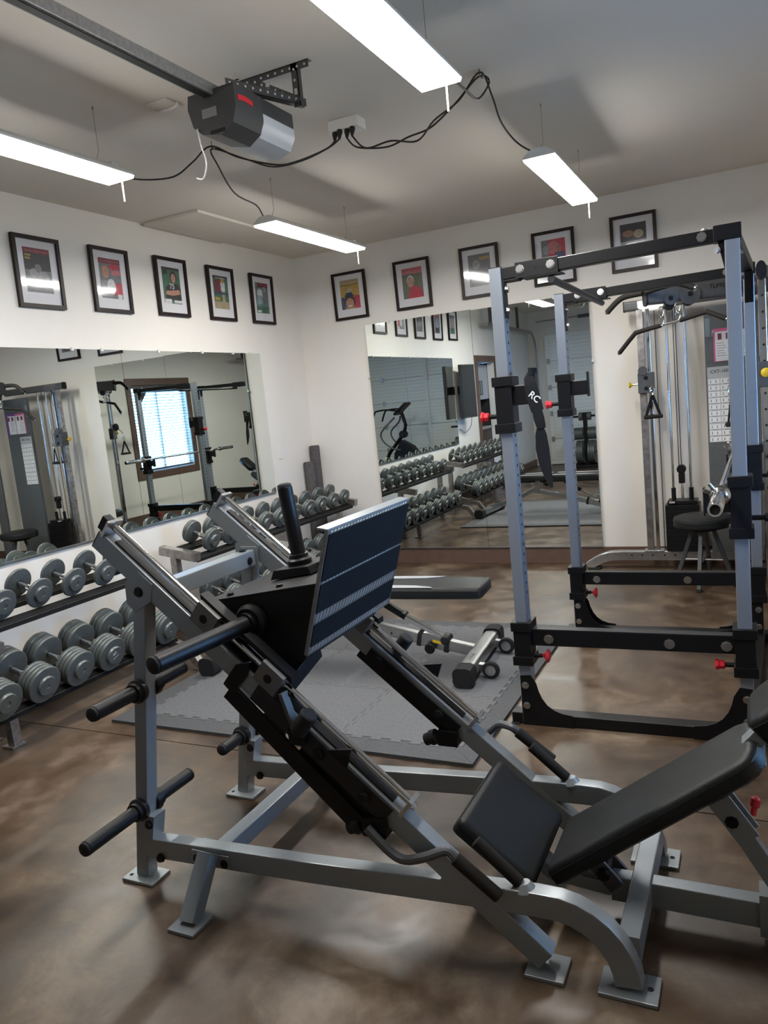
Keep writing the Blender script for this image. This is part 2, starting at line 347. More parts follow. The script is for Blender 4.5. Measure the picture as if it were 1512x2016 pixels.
sp = thing('torsion_shaft', 'steel torsion spring shaft above the garage door', 'spring', (2.4, -L+.1, 2.75))
MB().cyl((.2, -L+.11, 2.76), (4.7, -L+.11, 2.76), .013).build('shaft', M['galv'], sp)
for xa, xb in ((1.0, 1.9), (2.9, 3.8)): MB().cyl((xa, -L+.11, 2.76), (xb, -L+.11, 2.76), .03).build('spring', M['perf'], sp)
MB().span((2.33, -L+.004, 2.68), (2.47, -L+.13, 2.84), .004).build('centre_bracket', M['galv'], sp)
# niche in the left wall: trim, cabinets
tn = sroot('trim_1', (0, (NY0+NY1)/2, 1))
for a, c in (((0, NY1, 0), (.02, NY1+.1, NZ1+.1)), ((0, NY0-.1, 0), (.02, NY0, NZ1+.1)), ((0, NY0, NZ1), (.02, NY1, NZ1+.1))):
    MB().span(a, c, .002).build('casing', M['brown'], tn)
for a, c in (((-.62, NY0-.02, 0), (-.602, NY1+.02, NZ1)), ((-.62, NY0-.04, 0), (-.121, NY0-.021, NZ1)), ((-.62, NY1+.021, 0), (-.121, NY1+.04, NZ1)), ((-.62, NY0-.04, NZ1+.001), (-.121, NY1+.04, NZ1+.02)), ((-.62, NY0-.04, -.02), (-.121, NY1+.04, -.001))):
    struct(MB().span(a, c).build('wall_niche', M['niche']))
cb = thing('wall_cabinet', 'pale grey double-door wall cabinet in the brown trimmed niche', 'cabinet', (-.3, -5.7, 1.45))
MB().span((-.595, NY0+.004, 1.42), (-.145, NY1-.004, 1.99)).build('carcass', M['cab'], cb)
for ya, yb, hy in ((NY0+.005, -5.702, -5.75), (-5.698, NY1-.005, -5.65)):
    d = MB().span((-.144, ya, 1.425), (-.125, yb, 1.985), .003).build('door', M['cab'], cb)
    MB().bar([(-.118, hy, 1.50), (-.100, hy, 1.50), (-.100, hy, 1.72), (-.118, hy, 1.72)], .012, .012, .003, up=(0, 1, 0)).build('handle', M['black'], d)
cb = thing('base_cabinet', 'dark walnut base cabinet under the niche counter', 'cabinet', (-.3, -5.7, 0))
MB().span((-.59, NY0+.004, .001), (-.145, NY1-.004, .93)).build('carcass', M['darkwood'], cb)
for ya, yb in ((NY0+.005, -5.702), (-5.698, NY1-.005)): MB().span((-.144, ya, .08), (-.125, yb, .925), .003).build('door', M['darkwood'], cb)
tag(MB().span((-.59, NY0+.004, .931), (-.10, NY1-.004, .975), .004).build('worktop', M['counter']), 'grey worktop lying on the base cabinet in the niche', 'worktop')
t = thing('coffee_jar', 'small white lidded jar on the niche worktop', 'jar', (-.2, -5.42, .976))
MB().lathe((-.2, -5.42, .976), (0, 0, 1), [(.04, 0), (.045, .01), (.045, .11), (.035, .13)]).build('body', M['white'], t)
MB().cyl((-.2, -5.42, 1.1062), (-.2, -5.42, 1.13), .037, 16, .003).build('lid', M['black'], t)
# television on the left wall, swung out on its arm
t = thing('television', 'narrow black television panel on a wall arm past the left mirror', 'television', (.16, -4.30, 1.58))
R = Matrix.Rotation(math.radians(7), 3, 'Z')
MB().box((.155, -4.30, 1.575), (.05, .43, .77), R, .006).build('housing', M['tv'], t)
MB().box((.182, -4.297, 1.58), (.003, .40, .73), R).build('screen', mat('screen_glass', (.03, .032, .033), .2, spec=.3), t)
MB().bar([(.002, -4.33, 1.6), (.13, -4.31, 1.6)], .06, .12).build('wall_arm', M['black'], t)
pth = [(.14, -4.42, 1.19), (.10, -4.46, 1.06), (.05, -4.42, .985), (.02, -4.35, .98), (.012, -4.26, 1.03), (.012, -4.20, 1.02)]
MB().tube(spline(pth), .004, 6).build('power_cable', M['cord'], t)
# ================================================================== MIRRORS
def mirror(name, axis, a, b_, z0, z1, label, clips):
    t = thing(name, label, 'mirror', (0, (a+b_)/2, z0) if axis == 'x' else ((a+b_)/2, 0, z0), group='wall mirrors')
    if axis == 'x':
        MB().span((.0035, a, z0), (.0095, b_, z1)).build('silvered_glass', M['mirror'], t)
        e = MB(); e.span((.001, a, z0), (.0034, b_, z1)); e.build('backing', M['mirror_edge'], t)
        for y in clips:
            MB().box((.011, y, z1-.002), (.012, .022, .022), None, .003).build('mirror_clip', M['clip'], t)
        MB().span((.001, a, z0-.012), (.014, b_, z0-.0005), .001).build('j_channel', M['steel'], t)
    else:
        MB().span((a, -.0255, z0), (b_, -.0195, z1)).build('silvered_glass', M['mirror'], t)
        MB().span((a, -.0194, z0), (b_, -.001, z1)).build('backing', M['mirror_edge'], t)
        for x in clips: MB().box((x, -.027, z1-.002), (.022, .012, .022), None, .003).build('mirror_clip', M['clip'], t)
        MB().span((a, -.03, z0-.012), (b_, -.001, z0-.0005), .001).build('j_channel', M['steel'], t)
    return t
mirror('wall_mirror', 'x', -2.430, -.755, .838, 2.064, 'large mirror panel on left wall, the one nearest the room corner', (-2.05, -1.55, -1.15, -.9))
mirror('wall_mirror', 'x', -4.15, -2.433, .838, 2.064, 'large mirror panel on left wall, cut by the left picture edge', (-3.6, -2.85, -2.6))
m1 = mirror('wall_mirror', 'y', .703, 1.722, .158, 2.250, 'tall mirror panel on back wall, left one beside the dumbbells', (.95, 1.35))
m2 = mirror('wall_mirror', 'y', 1.725, 2.728, .158, 2.243, 'tall mirror panel on back wall, right one seen through the rack posts', (2.0, 2.45))
MB().box((2.735, -.027, 1.70), (.016, .012, .022), None, .003).build('mirror_clip', M['clip'], m2)
MB().box((.697, -.027, 1.78), (.016, .012, .022), None, .003).build('mirror_clip', M['clip'], m1)
# ================================================================== PICTURES
# flat printed covers: (polygon in 0..1 print coordinates, ink)
def rect(a, b_, c, d): return [(a, b_), (c, b_), (c, d), (a, d)]
def blob(cx, cy, rx, ry, n=12): return [(cx+rx*math.cos(2*PI*i/n), cy+ry*math.sin(2*PI*i/n)) for i in range(n)]
def fig(cx, cy, s, skin, shirt, hair):
    return [([(cx-.30*s, cy-.62*s), (cx-.26*s, cy-.12*s), (cx-.08*s, cy-.02*s), (cx+.08*s, cy-.02*s), (cx+.26*s, cy-.12*s), (cx+.30*s, cy-.62*s)], shirt), (blob(cx, cy+.13*s, .12*s, .15*s), hair), (blob(cx, cy+.10*s, .10*s, .125*s), skin)]
K = dict(skin=(.42, .22, .15), skin2=(.30, .15, .10), dark=(.03, .03, .035), grey=(.16, .16, .17), red=(.45, .03, .06), gold=(.42, .26, .05), green=(.05, .14, .09), teal=(.10, .20, .19), white=(.6, .6, .6), navy=(.03, .05, .12), tan=(.38, .30, .19), maroon=(.17, .03, .05), pink=(.48, .14, .15), sky=(.25, .30, .36), olive=(.12, .13, .09), mid=(.27, .27, .28))
COVERS = {
 'A': ('dark', [(rect(0, .88, 1, 1), 'maroon'), (rect(.05, .81, .28, .85), 'gold'), (rect(.05, .74, .24, .78), 'gold'), (rect(0, 0, 1, .5), 'grey'), (blob(.35, .42, .2, .12), 'mid'), (blob(.65, .35, .25, .14), 'mid'), (blob(.5, .55, .12, .1), 'grey')]),
 'B': ('grey', [(rect(0, .87, 1, 1), 'maroon'), (blob(.72, .80, .28, .07), 'red'), (rect(.55, .6, 1, .72), 'pink'), (blob(.28, .66, .16, .16), 'skin'), (rect(.02, .05, .55, .45), 'mid'), (rect(.6, .1, 1, .4), 'red'), (blob(.5, .3, .2, .2), 'white'), (rect(.75, .0, .95, .12), 'white')]),
 'C': ('green', [(rect(0, .93, 1, 1), 'dark'), (rect(.04, .80, .30, .92), 'dark')] + [(blob(.62, .74, .20, .17), 'dark'), (blob(.62, .71, .13, .13), 'skin'), ([(.12, .1), (.16, .46), (.42, .56), (.85, .56), (.98, .42), (1, .1)], 'dark'), ([(.14, .24), (.16, .34), (.9, .40), (.96, .28), (.5, .22)], 'skin'), (rect(.02, 0, .42, .12), 'white'), (rect(.55, .02, 1, .1), 'white')]),
 'D': ('green', [(rect(0, .93, 1, 1), 'dark'), (blob(.30, .78, .2, .13), 'maroon'), (rect(.1, .45, .45, .75), 'maroon'), (rect(.5, .55, .78, .82), 'white'), (blob(.64, .86, .1, .08), 'gold'), (rect(.55, .22, .75, .55), 'tan'), (rect(.05, .44, .98, .50), 'navy'), (rect(0, 0, 1, .22), 'tan'), (rect(.05, .25, .38, .35), 'gold')]),
 'E': ('teal', [(rect(.2, .84, 1, 1), 'maroon'), (blob(.35, .62, .22, .18), 'white'), (rect(.1, .3, .5, .58), 'sky'), (rect(.55, .35, .9, .75), 'grey'), (blob(.7, .78, .14, .1), 'mid'), (rect(0, 0, 1, .22), 'green'), (rect(.05, .02, .35, .09), 'white')]),
 'F': ('gold', [(rect(0, .86, 1, 1), 'tan'), (rect(0, .80, 1, .83), 'olive'), (blob(.48, .62, .16, .13), 'tan'), ([(.18, .42), (.3, .56), (.6, .56), (.7, .42)], 'navy'), (rect(.7, .0, 1, .44), 'red'), (rect(0, 0, .2, .42), 'navy'), (blob(.45, .24, .30, .24), 'dark'), (blob(.45, .19, .22, .19), 'skin'), (rect(.35, .08, .58, .12), 'white')]),
 'G': ('dark', [(rect(0, .80, 1, 1), 'pink'), (rect(0, 0, 1, .80), 'olive'), ([(.25, 0), (.3, .28), (.55, .42), (.9, .3), (1, 0)], 'red'), (blob(.40, .57, .18, .19), 'white'), (blob(.40, .53, .17, .17), 'skin')]),
 'H': ('grey', [(rect(0, 0, 1, 1), 'grey'), (blob(.36, .68, .17, .15), 'mid'), (rect(.5, .82, .95, .9), 'gold'), ([(0, 0), (0, .14), (.3, .28), (.5, .16), (.8, .26), (1, .1), (1, 0)], 'mid')]),
 'I': ('grey', [(rect(.3, .4, 1, 1), 'red'), (blob(.5, .75, .25, .2), 'pink'), (rect(.55, .35, .95, .6), 'navy'), (blob(.73, .72, .12, .12), 'skin2'), (rect(0, .3, 1, .42), 'navy'), (rect(0, 0, 1, .3), 'mid'), (blob(.2, .7, .14, .14), 'mid')]),
 'J': ('dark', [(blob(.3, .72, .22, .10), 'skin2'), (blob(.7, .68, .2, .12), 'tan'), (rect(0, .15, 1, .5), 'mid'), (rect(0, 0, 1, .15), 'grey'), (rect(.1, .06, .8, .1), 'dark')]),
 'K': ('grey', [(rect(0, .86, 1, 1), 'red'), (blob(.5, .5, .3, .3), 'sky'), (rect(.2, .05, .8, .3), 'dark')]),
 'N': ('sky', [(rect(0, .86, 1, 1), 'navy'), (blob(.5, .5, .2, .25), 'skin'), (rect(.1, .0, .9, .3), 'green')]),
}
def picture(axis, pos, z0, cover, label, w_=.345, h_=.425, masthead=None, extra=None):
    """axis x: on the left wall (u runs along +Y seen from the room's inside); axis y: on the back wall"""
    if axis == 'x': o, u, n = Vector((.001, pos, z0)), Vector((0, 1, 0)), Vector((1, 0, 0))
    else: o, u, n = Vector((pos, -.001, z0)), Vector((1, 0, 0)), Vector((0, -1, 0))
    v = Vector((0, 0, 1)); P = lambda a, b_, c: o+u*a+v*b_+n*c
    t = thing('framed_picture', label, 'picture', tuple(P(w_/2, 0, 0)), group='framed covers high on the walls')
    fw = .024; b = MB()
    for q in ([(0, 0), (w_, 0), (w_-fw, fw), (fw, fw)], [(w_, 0), (w_, h_), (w_-fw, h_-fw), (w_-fw, fw)], [(w_, h_), (0, h_), (fw, h_-fw), (w_-fw, h_-fw)], [(0, h_), (0, 0), (fw, fw), (fw, h_-fw)]):
        b.prism([P(x, y, 0) for x, y in q], n*.022)
    b.build('frame', M['frame'], t)
    MB().prism([P(x, y, .003) for x, y in rect(fw*.8, fw*.8, w_-fw*.8, h_-fw*.8)], n*.004).build('mat_board', M['matboard'], t)
    pw, ph = .195, .262; px, py = (w_-pw)/2, (h_-ph)/2+.012
    base, shapes = COVERS[cover]; mats = [ink(base, K[base])]; b = MB()
    b.add([P(px+a*pw, py+c*ph, .0074) for a, c in rect(0, 0, 1, 1)], [(0, 1, 2, 3)])
    for i, (poly, k) in enumerate(shapes):
        mm = ink(k, K[k])
        if mm not in mats: mats.append(mm)
        b.m = mats.index(mm)
        b.add([P(px+min(1, max(0, a))*pw, py+min(1, max(0, c))*ph, .0076+.0001*i) for a, c in poly], [tuple(range(len(poly)))])
    b.build('printed_cover', mats, t)
    tm = frame_mtx(P(px+pw/2, py+ph*.935, .0093), u, v)
    if masthead: text('lettering', masthead[0], masthead[2], tm, masthead[1], t, .0001)
    if extra: text('lettering', extra[0], extra[1], frame_mtx(P(px+pw*extra[3], py+ph*extra[4], .0093), u, v), extra[2], t, .0001)
    MB().add([P(x, y, .014) for x, y in rect(fw*.8, fw*.8, w_-fw*.8, h_-fw*.8)], [(0, 1, 2, 3)]).build('glazing', M['pane'], t)
    t.rotation_euler = (0, LEAN, 0) if axis == 'x' else (LEAN, 0, 0)
    return t
LEAN = math.radians(1.7)
SI = 'Sports Illustrated'; pk = ink('pink', K['pink']); rd = ink('red', K['red']); wt = ink('white', K['white']); gl = ink('gold', K['gold'])
picture('x', -3.195, 2.305, 'A', 'framed dark stadium cover, leftmost of the pictures on the left wall', masthead=(SI, pk, .024))
picture('x', -2.600, 2.315, 'B', 'framed cover of red and grey players, second picture from left on left wall', masthead=(SI, pk, .024))
picture('x', -1.985, 2.325, 'C', 'framed cover of a player in black shirt 75 with crossed arms', extra=('75', .055, wt, .50, .47))
picture('x', -1.385, 2.325, 'D', 'framed cover of players above a tan field, fourth picture on left wall', masthead=(SI, wt, .018))
picture('x', -.795, 2.325, 'E', 'framed teal action cover nearest the corner on the left wall', masthead=(SI, rd, .020))
picture('x', -3.83, 2.305, 'K', 'framed cover left of frame, seen in the back mirror as fourth picture', masthead=(SI, wt, .02))
picture('x', -4.43, 2.32, 'N', 'framed cover left of frame, seen in the back mirror as fifth picture', masthead=(SI, wt, .02))
picture('y', .405, 2.325, 'F', 'framed yellow cover with smiling face, first picture right of the corner', masthead=(SI, gl, .022))
picture('y', 1.038, 2.330, 'G', 'framed cover of a person in a red shirt above the back mirror', masthead=(SI, rd, .024))
picture('y', 1.665, 2.340, 'H', 'framed grey cover with round emblem, half behind the rack post')
picture('y', 2.300, 2.350, 'I', 'framed red and blue cover lettered SUPER behind the rack top bar', extra=('SUPER', .045, wt, .45, .36))
picture('y', 2.925, 2.360, 'J', 'framed dark cover, rightmost picture on the back wall')
# ================================================================== CEILING FITTINGS
def shop_light(x, y0, y1, label):
    t = thing('shop_light', label, 'light', (x, (y0+y1)/2, 2.67), group='hanging shop lights')
    z = 2.665; hw = .082
    pr = [(x-hw, z+.012), (x-hw, z+.022), (x-.035, z+.055), (x+.035, z+.055), (x+hw, z+.022), (x+hw, z+.012)]
    MB().prism([(a, y0, c) for a, c in pr], (0, y1-y0, 0)).build('housing', M['housing'], t)
    MB().prism([(x-hw+.001, y0+.004, z+.0118), (x-hw+.005, y0+.004, z), (x+hw-.005, y0+.004, z), (x+hw-.001, y0+.004, z+.0118)], (0, y1-y0-.008, 0)).build('diffuser', M['led'], t)
    for y in (y0+.12, y1-.12):
        MB().tube([(x-.03, y, z+.056), (x, y, z+.11), (x, y, H-.001)], .0012, 5).build('hanging_wire', M['wire'], t)
        MB().cyl((x, y, H-.012), (x, y, H-.0005), .003, 8).build('ceiling_hook', M['wire'], t)
    MB().tube([(x+.03, y1-.03, z-.001), (x+.03, y1-.03, z-.10)], .0035, 6).build('pull_cord', M['white'], t)
    MB().box((x, y1-.05, z+.064), (.05, .05, .016), None, .003).build('socket', M['housing'], t)
    return t
SHL_0 = shop_light(2.895, -4.86, -3.62, 'large glowing shop light at top centre, nearest the viewer')
SHL_1 = shop_light(1.285, -4.86, -3.60, 'glowing shop light cut by the left picture edge')
SHL_2 = shop_light(1.265, -2.39, -1.19, 'glowing shop light above the room corner and the dumbbells')
SHL_3 = shop_light(2.965, -2.44, -1.25, 'glowing shop light above the power rack')
# junction outlet with cords
t = thing('ceiling_outlet', 'white ceiling outlet box with four black plugs', 'outlet', (2.08, -2.80, H))
MB().box((2.085, -2.80, H-.028), (.17, .10, .055), None, .006).build('box', M['outlet'], t)
PL = [(2.03, -2.83), (2.065, -2.845), (2.10, -2.83), (2.135, -2.84)]
for x, y in PL: MB().lathe((x, y, H-.056), (0, -.25, -1), [(.014, 0), (.015, .012), (.009, .035), (.006, .045)], 10).build('plug', M['cord'], t)
def cord(pts, par, r=.0045): return MB().tube(spline(pts), r, 7).build('power_cord', M['cord'], par, 'black power cord')
cord([(2.03, -2.842, 2.863), (1.98, -2.86, 2.83), (1.80, -2.86, 2.81), (1.66, -2.84, 2.83), (1.50, -2.94, 2.88), (1.40, -3.03, 2.935), (1.28, -3.04, 2.88), (1.17, -3.08, 2.82), (1.13, -3.30, 2.77), (1.20, -3.52, 2.74), (1.27, -3.60, 2.735)], SHL_1)
cord([(2.065, -2.857, 2.863), (2.02, -2.90, 2.82), (1.85, -2.88, 2.80), (1.66, -2.86, 2.815), (1.52, -2.91, 2.875), (1.40, -3.02, 2.925), (1.36, -2.93, 2.87), (1.26, -2.66, 2.80), (1.24, -2.42, 2.78), (1.16, -2.22, 2.76), (1.22, -1.24+-.95, 2.745)], SHL_2)
cord([(2.10, -2.842, 2.863), (2.15, -2.83, 2.81), (2.28, -2.76, 2.80), (2.40, -2.76, 2.82), (2.53, -2.78, 2.83), (2.70, -2.90, 2.86), (2.83, -2.93, 2.935), (2.86, -2.86, 2.93), (2.86, -3.05, 2.80), (2.88, -3.30, 2.76), (2.90, -3.55, 2.735), (2.90, -3.63, 2.735)], SHL_0)
cord([(2.135, -2.852, 2.863), (2.19, -2.82, 2.80), (2.32, -2.80, 2.81), (2.43, -2.72, 2.805), (2.57, -2.84, 2.835), (2.72, -2.90, 2.87), (2.845, -2.95, 2.945), (2.85, -2.80, 2.89), (2.84, -2.64, 2.82), (2.85, -2.42, 2.78), (2.90, -2.30, 2.75), (2.95, -2.27, 2.745)], SHL_3)
for x, y, l in ((1.40, -3.02, 'left'), (2.84, -2.94, 'right')):
    tag(MB().tube([(x, y, H-.0005), (x, y, H-.03), (x+.012, y, H-.042), (x+.02, y, H-.03)], .003, 6).build('cord_hook', M['wire']), 'small ceiling hook holding up the %s pair of cords' % l, 'hook')
t = thing('ceiling_plate', 'square white plate with a loop cover on the ceiling beside the opener', 'plate', (1.53, -3.53, H))
MB().box((1.535, -3.53, H-.004), (.12, .12, .007), None, .002).build('plate', M['ceiling'], t)
MB().tube([(1.50+.07*math.cos(a)+.035, -3.53+.03*math.sin(a), H-.0105) for a in [PI*k/8 for k in range(9)]], .006, 6).build('loop', M['white'], t)
ht = struct(MB().span((.03, -2.05, H-.022), (.52, -1.16, H-.0005), .004).build('trim_2', M['ceiling']))
# garage door opener
t = thing('garage_opener', 'black garage door opener with pale lens hanging from ceiling', 'opener', (2.03, -3.65, 2.7))
x0, x1, ya, yb, zt = 1.925, 2.145, -3.87, -3.44, 2.80
prof = [(x0, zt), (x0-.008, zt-.05), (x0+.01, zt-.12), (x0+.05, zt-.155), (x0+.14, zt-.175), (x1-.02, zt-.14), (x1, zt-.09), (x1, zt)]
MB().prism([(a, ya, c) for a, c in prof], (0, .19, 0)).build('housing', M['opener'], t)
MB().span((x0, ya+.191, zt-.062), (x1, yb, zt), .006).build('rear_cover', M['opener'], t)
lp_ = [(x0+.008, zt-.063), (x0+.014, zt-.12), (x0+.05, zt-.158), (x1-.09, zt-.168), (x1-.03, zt-.150), (x1-.001, zt-.10), (x1-.001, zt-.063)]
MB().prism([(a, ya+.191, c) for a, c in lp_], (0, yb-ya-.192, 0)).build('light_lens', M['lens'], t)
b = MB(); b.prism([(x1, ya+.02+.02*k, zt-.052-.0*k+(-.006*abs(k-2.5)/2.5)) for k in range(6)] + [(x1, ya+.12-.02*k, zt-.032-(.006*abs(k-2.5)/2.5)) for k in range(6)], (.002, 0, 0)); b.build('red_badge', M['red'], t)
MB().span((x0+.06, ya-.002, zt-.10), (x0+.13, ya, zt-.065)).build('label_plate', M['inkgrey'], t)
MB().span((x0+.09, ya-.003, zt-.163), (x0+.16, ya, zt-.150), .001).build('vent', M['dots'], t)
MB().tube(spline([(x0+.03, ya-.004, zt-.13), (x0+.05, ya-.02, zt-.20), (x0+.05, ya+.0, zt-.26), (x0+.02, ya+.01, zt-.31), (x0-.02, ya+.02, zt-.30)]), .003, 6).build('antenna_wire', M['white'], t)
b = MB(); b.bar([(2.02, -L+.25, 2.80), (2.02, -3.50, 2.80)], .055, .045, .004); b.build('rail', M['galv'], t)
MB().span((2.005, -L+.25, 2.7745), (2.035, -3.87, 2.777)).build('rail_slot', M['cord'], t)
def angle(a, b_, wv, hv, m=M['perf'], holes=True, name='mounting_angle', th=.003):
    a, b_, wv, hv = Vector(a), Vector(b_), Vector(wv), Vector(hv); q = MB()
    q.prism([a, b_, b_+wv, a+wv], hv.normalized()*th); q.prism([a, b_, b_+hv, a+hv], wv.normalized()*th); o = q.build(name, m, t)
    if holes:
        q = MB(); n = max(2, int((b_-a).length/.035)); d = (b_-a)
        for k in range(n):
            c = a+d*((k+.5)/n)
            q.cyl(c+hv*.55-wv.normalized()*.0008, c+hv*.55, .005, 8)
        q.build('bolt_holes', M['palehole'], o)['kind'] = 'stuff'
    return o
angle((1.93, -3.52, H-.001), (2.29, -3.52, H-.001), (0, .03, 0), (0, 0, -.03))
angle((2.235, -3.52, H-.004), (2.235, -3.52, 2.79), (0, .03, 0), (-.03, 0, 0))
angle((1.99, -3.50, H-.004), (1.99, -3.50, 2.81), (0, .03, 0), (.03, 0, 0))
angle((2.0, -3.524, H-.03), (2.225, -3.524, 2.80), (.0, .004, .0), (.018, 0, .022))
angle((2.10, -3.85, 2.803), (2.235, -3.47, 2.803), (-.03, .01, 0), (0, 0, .03))
for k in range(3): MB().cyl((2.12+.05*k, -3.80+.14*k, 2.836), (2.12+.05*k, -3.80+.14*k, 2.86), .008, 8).build('bolt', M['zinc'], t)
# light switch plate on the left wall
t = thing('switch_plate', 'white blank switch plate on left wall beside the mirror', 'switch', (0, -.61, 1.17))
MB().span((.0005, -.645, 1.115), (.006, -.575, 1.23), .002).build('plate', M['outlet'], t)
MB().span((.0062, -.622, 1.15), (.010, -.598, 1.195), .001).build('rocker', M['outlet'], t)
# ================================================================== DUMBBELL RACKS AND DUMBBELLS
UZ = lambda x: .740-.16*x                      # top of the upper tier arm
RU = lambda x: .6455-.35*(x-.37)               # supporting plane of the upper rails
RL = lambda x: .2385-.32*(x-.495)               # supporting plane of the lower rails
def db_rack(ya, yb, mids, label):
    t = thing('dumbbell_rack', label, 'rack', (.4, (ya+yb)/2, 0), group='two tier dumbbell racks')
    def upright(y, slant):
        lo = .032 if slant else .150
        MB().bar([(.31, y, .012), (.31, y, UZ(.31)-lo-.033)], .05, .055, .004, side=(0, 1, 0)).build('upright', M['worn'], t)
        MB().bar([(.20, y, UZ(.20)-lo), (.505, y, UZ(.505)-lo)], .062, .062, .005, side=(0, 1, 0)).build('upper_arm', M['worn'], t)
        if slant: pth = [(.29, y, RL(.29)-.078), (.665, y, RL(.665)-.06), (.752, y, .012)]
        else: pth = [(.29, y, RL(.29)-.085), (.50, y, RL(.50)-.085), (.505, y, .012)]
        MB().bar(pth, .05, .05, .004, side=(0, 1, 0)).build('lower_arm', M['worn'], t)
        x = .765 if slant else .505
        MB().box((x-.012, y, .006), (.08, .08, .012), None, .002).build('foot_plate', M['worn'], t)
        MB().box((.31, y, .006), (.10, .08, .012), None, .002).build('foot_plate', M['worn'], t)
    for y in (ya, yb): upright(y, True)
    for y in mids: upright(y, False)
    for fx, R_, sl_, hw, nm in ((.450, RU, .35, .030, 'upper'), (.292, RU, .35, .030, 'upper'), (.580, RL, .32, .028, 'lower'), (.400, RL, .32, .030, 'lower')):
        P_ = lambda d, o: (fx+d, ya+.02, R_(fx+d)-o)
        b = MB(); b.prism([P_(-hw, 0), P_(hw, 0), P_(hw, .014), P_(-hw, .014)], (0, yb-ya-.04, 0))
        b.prism([P_(hw-.005, .0145), P_(hw, .0145), P_(hw, .024), P_(hw-.005, .024)], (0, yb-ya-.04, 0))
        b.build(nm+'_rail', M['railblack'], t)
        MB().span((fx+hw-.004, ya+.02, R_(fx+hw-.004)-.004), (fx+hw, yb-.02, R_(fx+hw)+.0012)).build('rail_lip', M['worn'], t)
    return t
db_rack(-2.51, -.19, (-1.297,), 'two tier dumbbell rack along left wall reaching into the corner')
db_rack(-5.26, -2.90, (-4.066,), 'two tier dumbbell rack along left wall at the left picture edge')
def dumbbell_kind(plates, r, th, hub, half, label, loc, rot):
    """axis along local x, origin at the handle centre; half = inner face distance"""
    t = thing('dumbbell', label, 'dumbbell', (0, 0, 0), 0, 'iron dumbbells on the racks')
    MB().lathe((-half, 0, 0), (1, 0, 0), [(.014, 0), (.014, half*.4), (.0165, half*.8), (.0165, half*1.2), (.014, half*1.6), (.014, 2*half)], 12).build('handle', M['chrome'], t)
    for s in (-1, 1):
        for k in range(plates):
            pr = [(.0168, .0004), (r*.91, .0004), (r*.965, .0016), (r*.993, .005), (r, th*.4), (r, th*.6), (r*.993, th-.005), (r*.965, th-.0016), (r*.91, th-.0004), (.0168, th-.0004)]
            hd = MB().lathe((s*(half+k*th), 0, 0), (s, 0, 0), pr, 28, cap=False).build('plate', M['iron'], t)
        x = half+plates*th
        MB().lathe((s*x, 0, 0), (s, 0, 0), [(hub, -.001), (hub, .010), (hub*.93, .016), (.014, .016), (.012, .012)], 20).build('end_cap', M['iron_hub'], hd)
    t.location = loc; t.rotation_euler = rot
    return t
ORD = ['first', 'second', 'third', 'fourth', 'fifth', 'sixth', 'seventh', 'eighth', 'ninth', 'tenth', 'eleventh', 'twelfth']
def row(kind, n, y0, dy, xc, plane, slope, lab, scale=lambda i: 1.0):
    first = None; TILT = math.atan(slope); r = kind[1]
    for i in range(n):
        s = scale(i); y = y0-dy*i; z = plane(xc)+r*s/math.cos(TILT)+.0025
        lb = lab % ORD[i]
        rot = (random.uniform(0, 6.28), TILT, random.uniform(-.02, .02))
        if first is None: first = dumbbell_kind(*kind, lb, (xc, y, z), rot); first.scale = (s,)*3
        else: dup(first, (xc, y, z), rot, lb, s)
    return first
row((2, .079, .021, .042, .064), 10, -.31, .219, .372, RU, .35, 'grey two-plate dumbbell on upper tier of corner rack, %s from the corner', lambda i: .95+.010*i)
row((3, .085, .022, .044, .070), 10, -.31, .220, .498, RL, .32, 'grey three-plate dumbbell on lower tier of corner rack, %s from the corner', lambda i: .96+.008*i)
row((1, .084, .019, .046, .0725), 10, -3.04, .232, .372, RU, .35, 'grey thin single-plate dumbbell on upper tier of left rack, %s from its corner end', lambda i: 1.0-.02*max(0, i-4))
row((4, .098, .0235, .052, .072), 10, -3.034, .2305, .498, RL, .32, 'grey thick four-plate dumbbell on lower tier of left rack, %s from its corner end', lambda i: 1.0)
for o in list(C.objects):      # the one end cap whose stamped number can be read
    if o.name.startswith('dumbbell') and o.get('label', '').startswith('grey thick four-plate') and 'third' in o['label']:
        ROOTM[o.name] = Matrix.Identity(4); o.rotation_euler.x = .5
        text('number', '40', .030, frame_mtx((.1826, .0, .016), (0, 1, 0), (0, 0, 1)), M['paper'], o, .0003)
        MB().span((.1821, -.022, -.012), (.1827, .022, -.009)).build('stamp_line', M['paper'], o)
# foam rollers standing in the corner
for x, y, h, r, l in ((.055, -.085, 1.185, .049, 'tall slim charcoal foam roller standing in the corner behind the dumbbells'), (.056, -.218, 1.04, .052, 'short wide charcoal foam roller beside the taller one in the corner')):
    tag(MB().lathe((x, y, .001), (0, 0, 1), [(r*.85, 0), (r, .012), (r, h-.012), (r*.9, h), (r*.3, h), (r*.28, h-.05)], 24).build('foam_roller', M['foam']), l, 'foam roller')
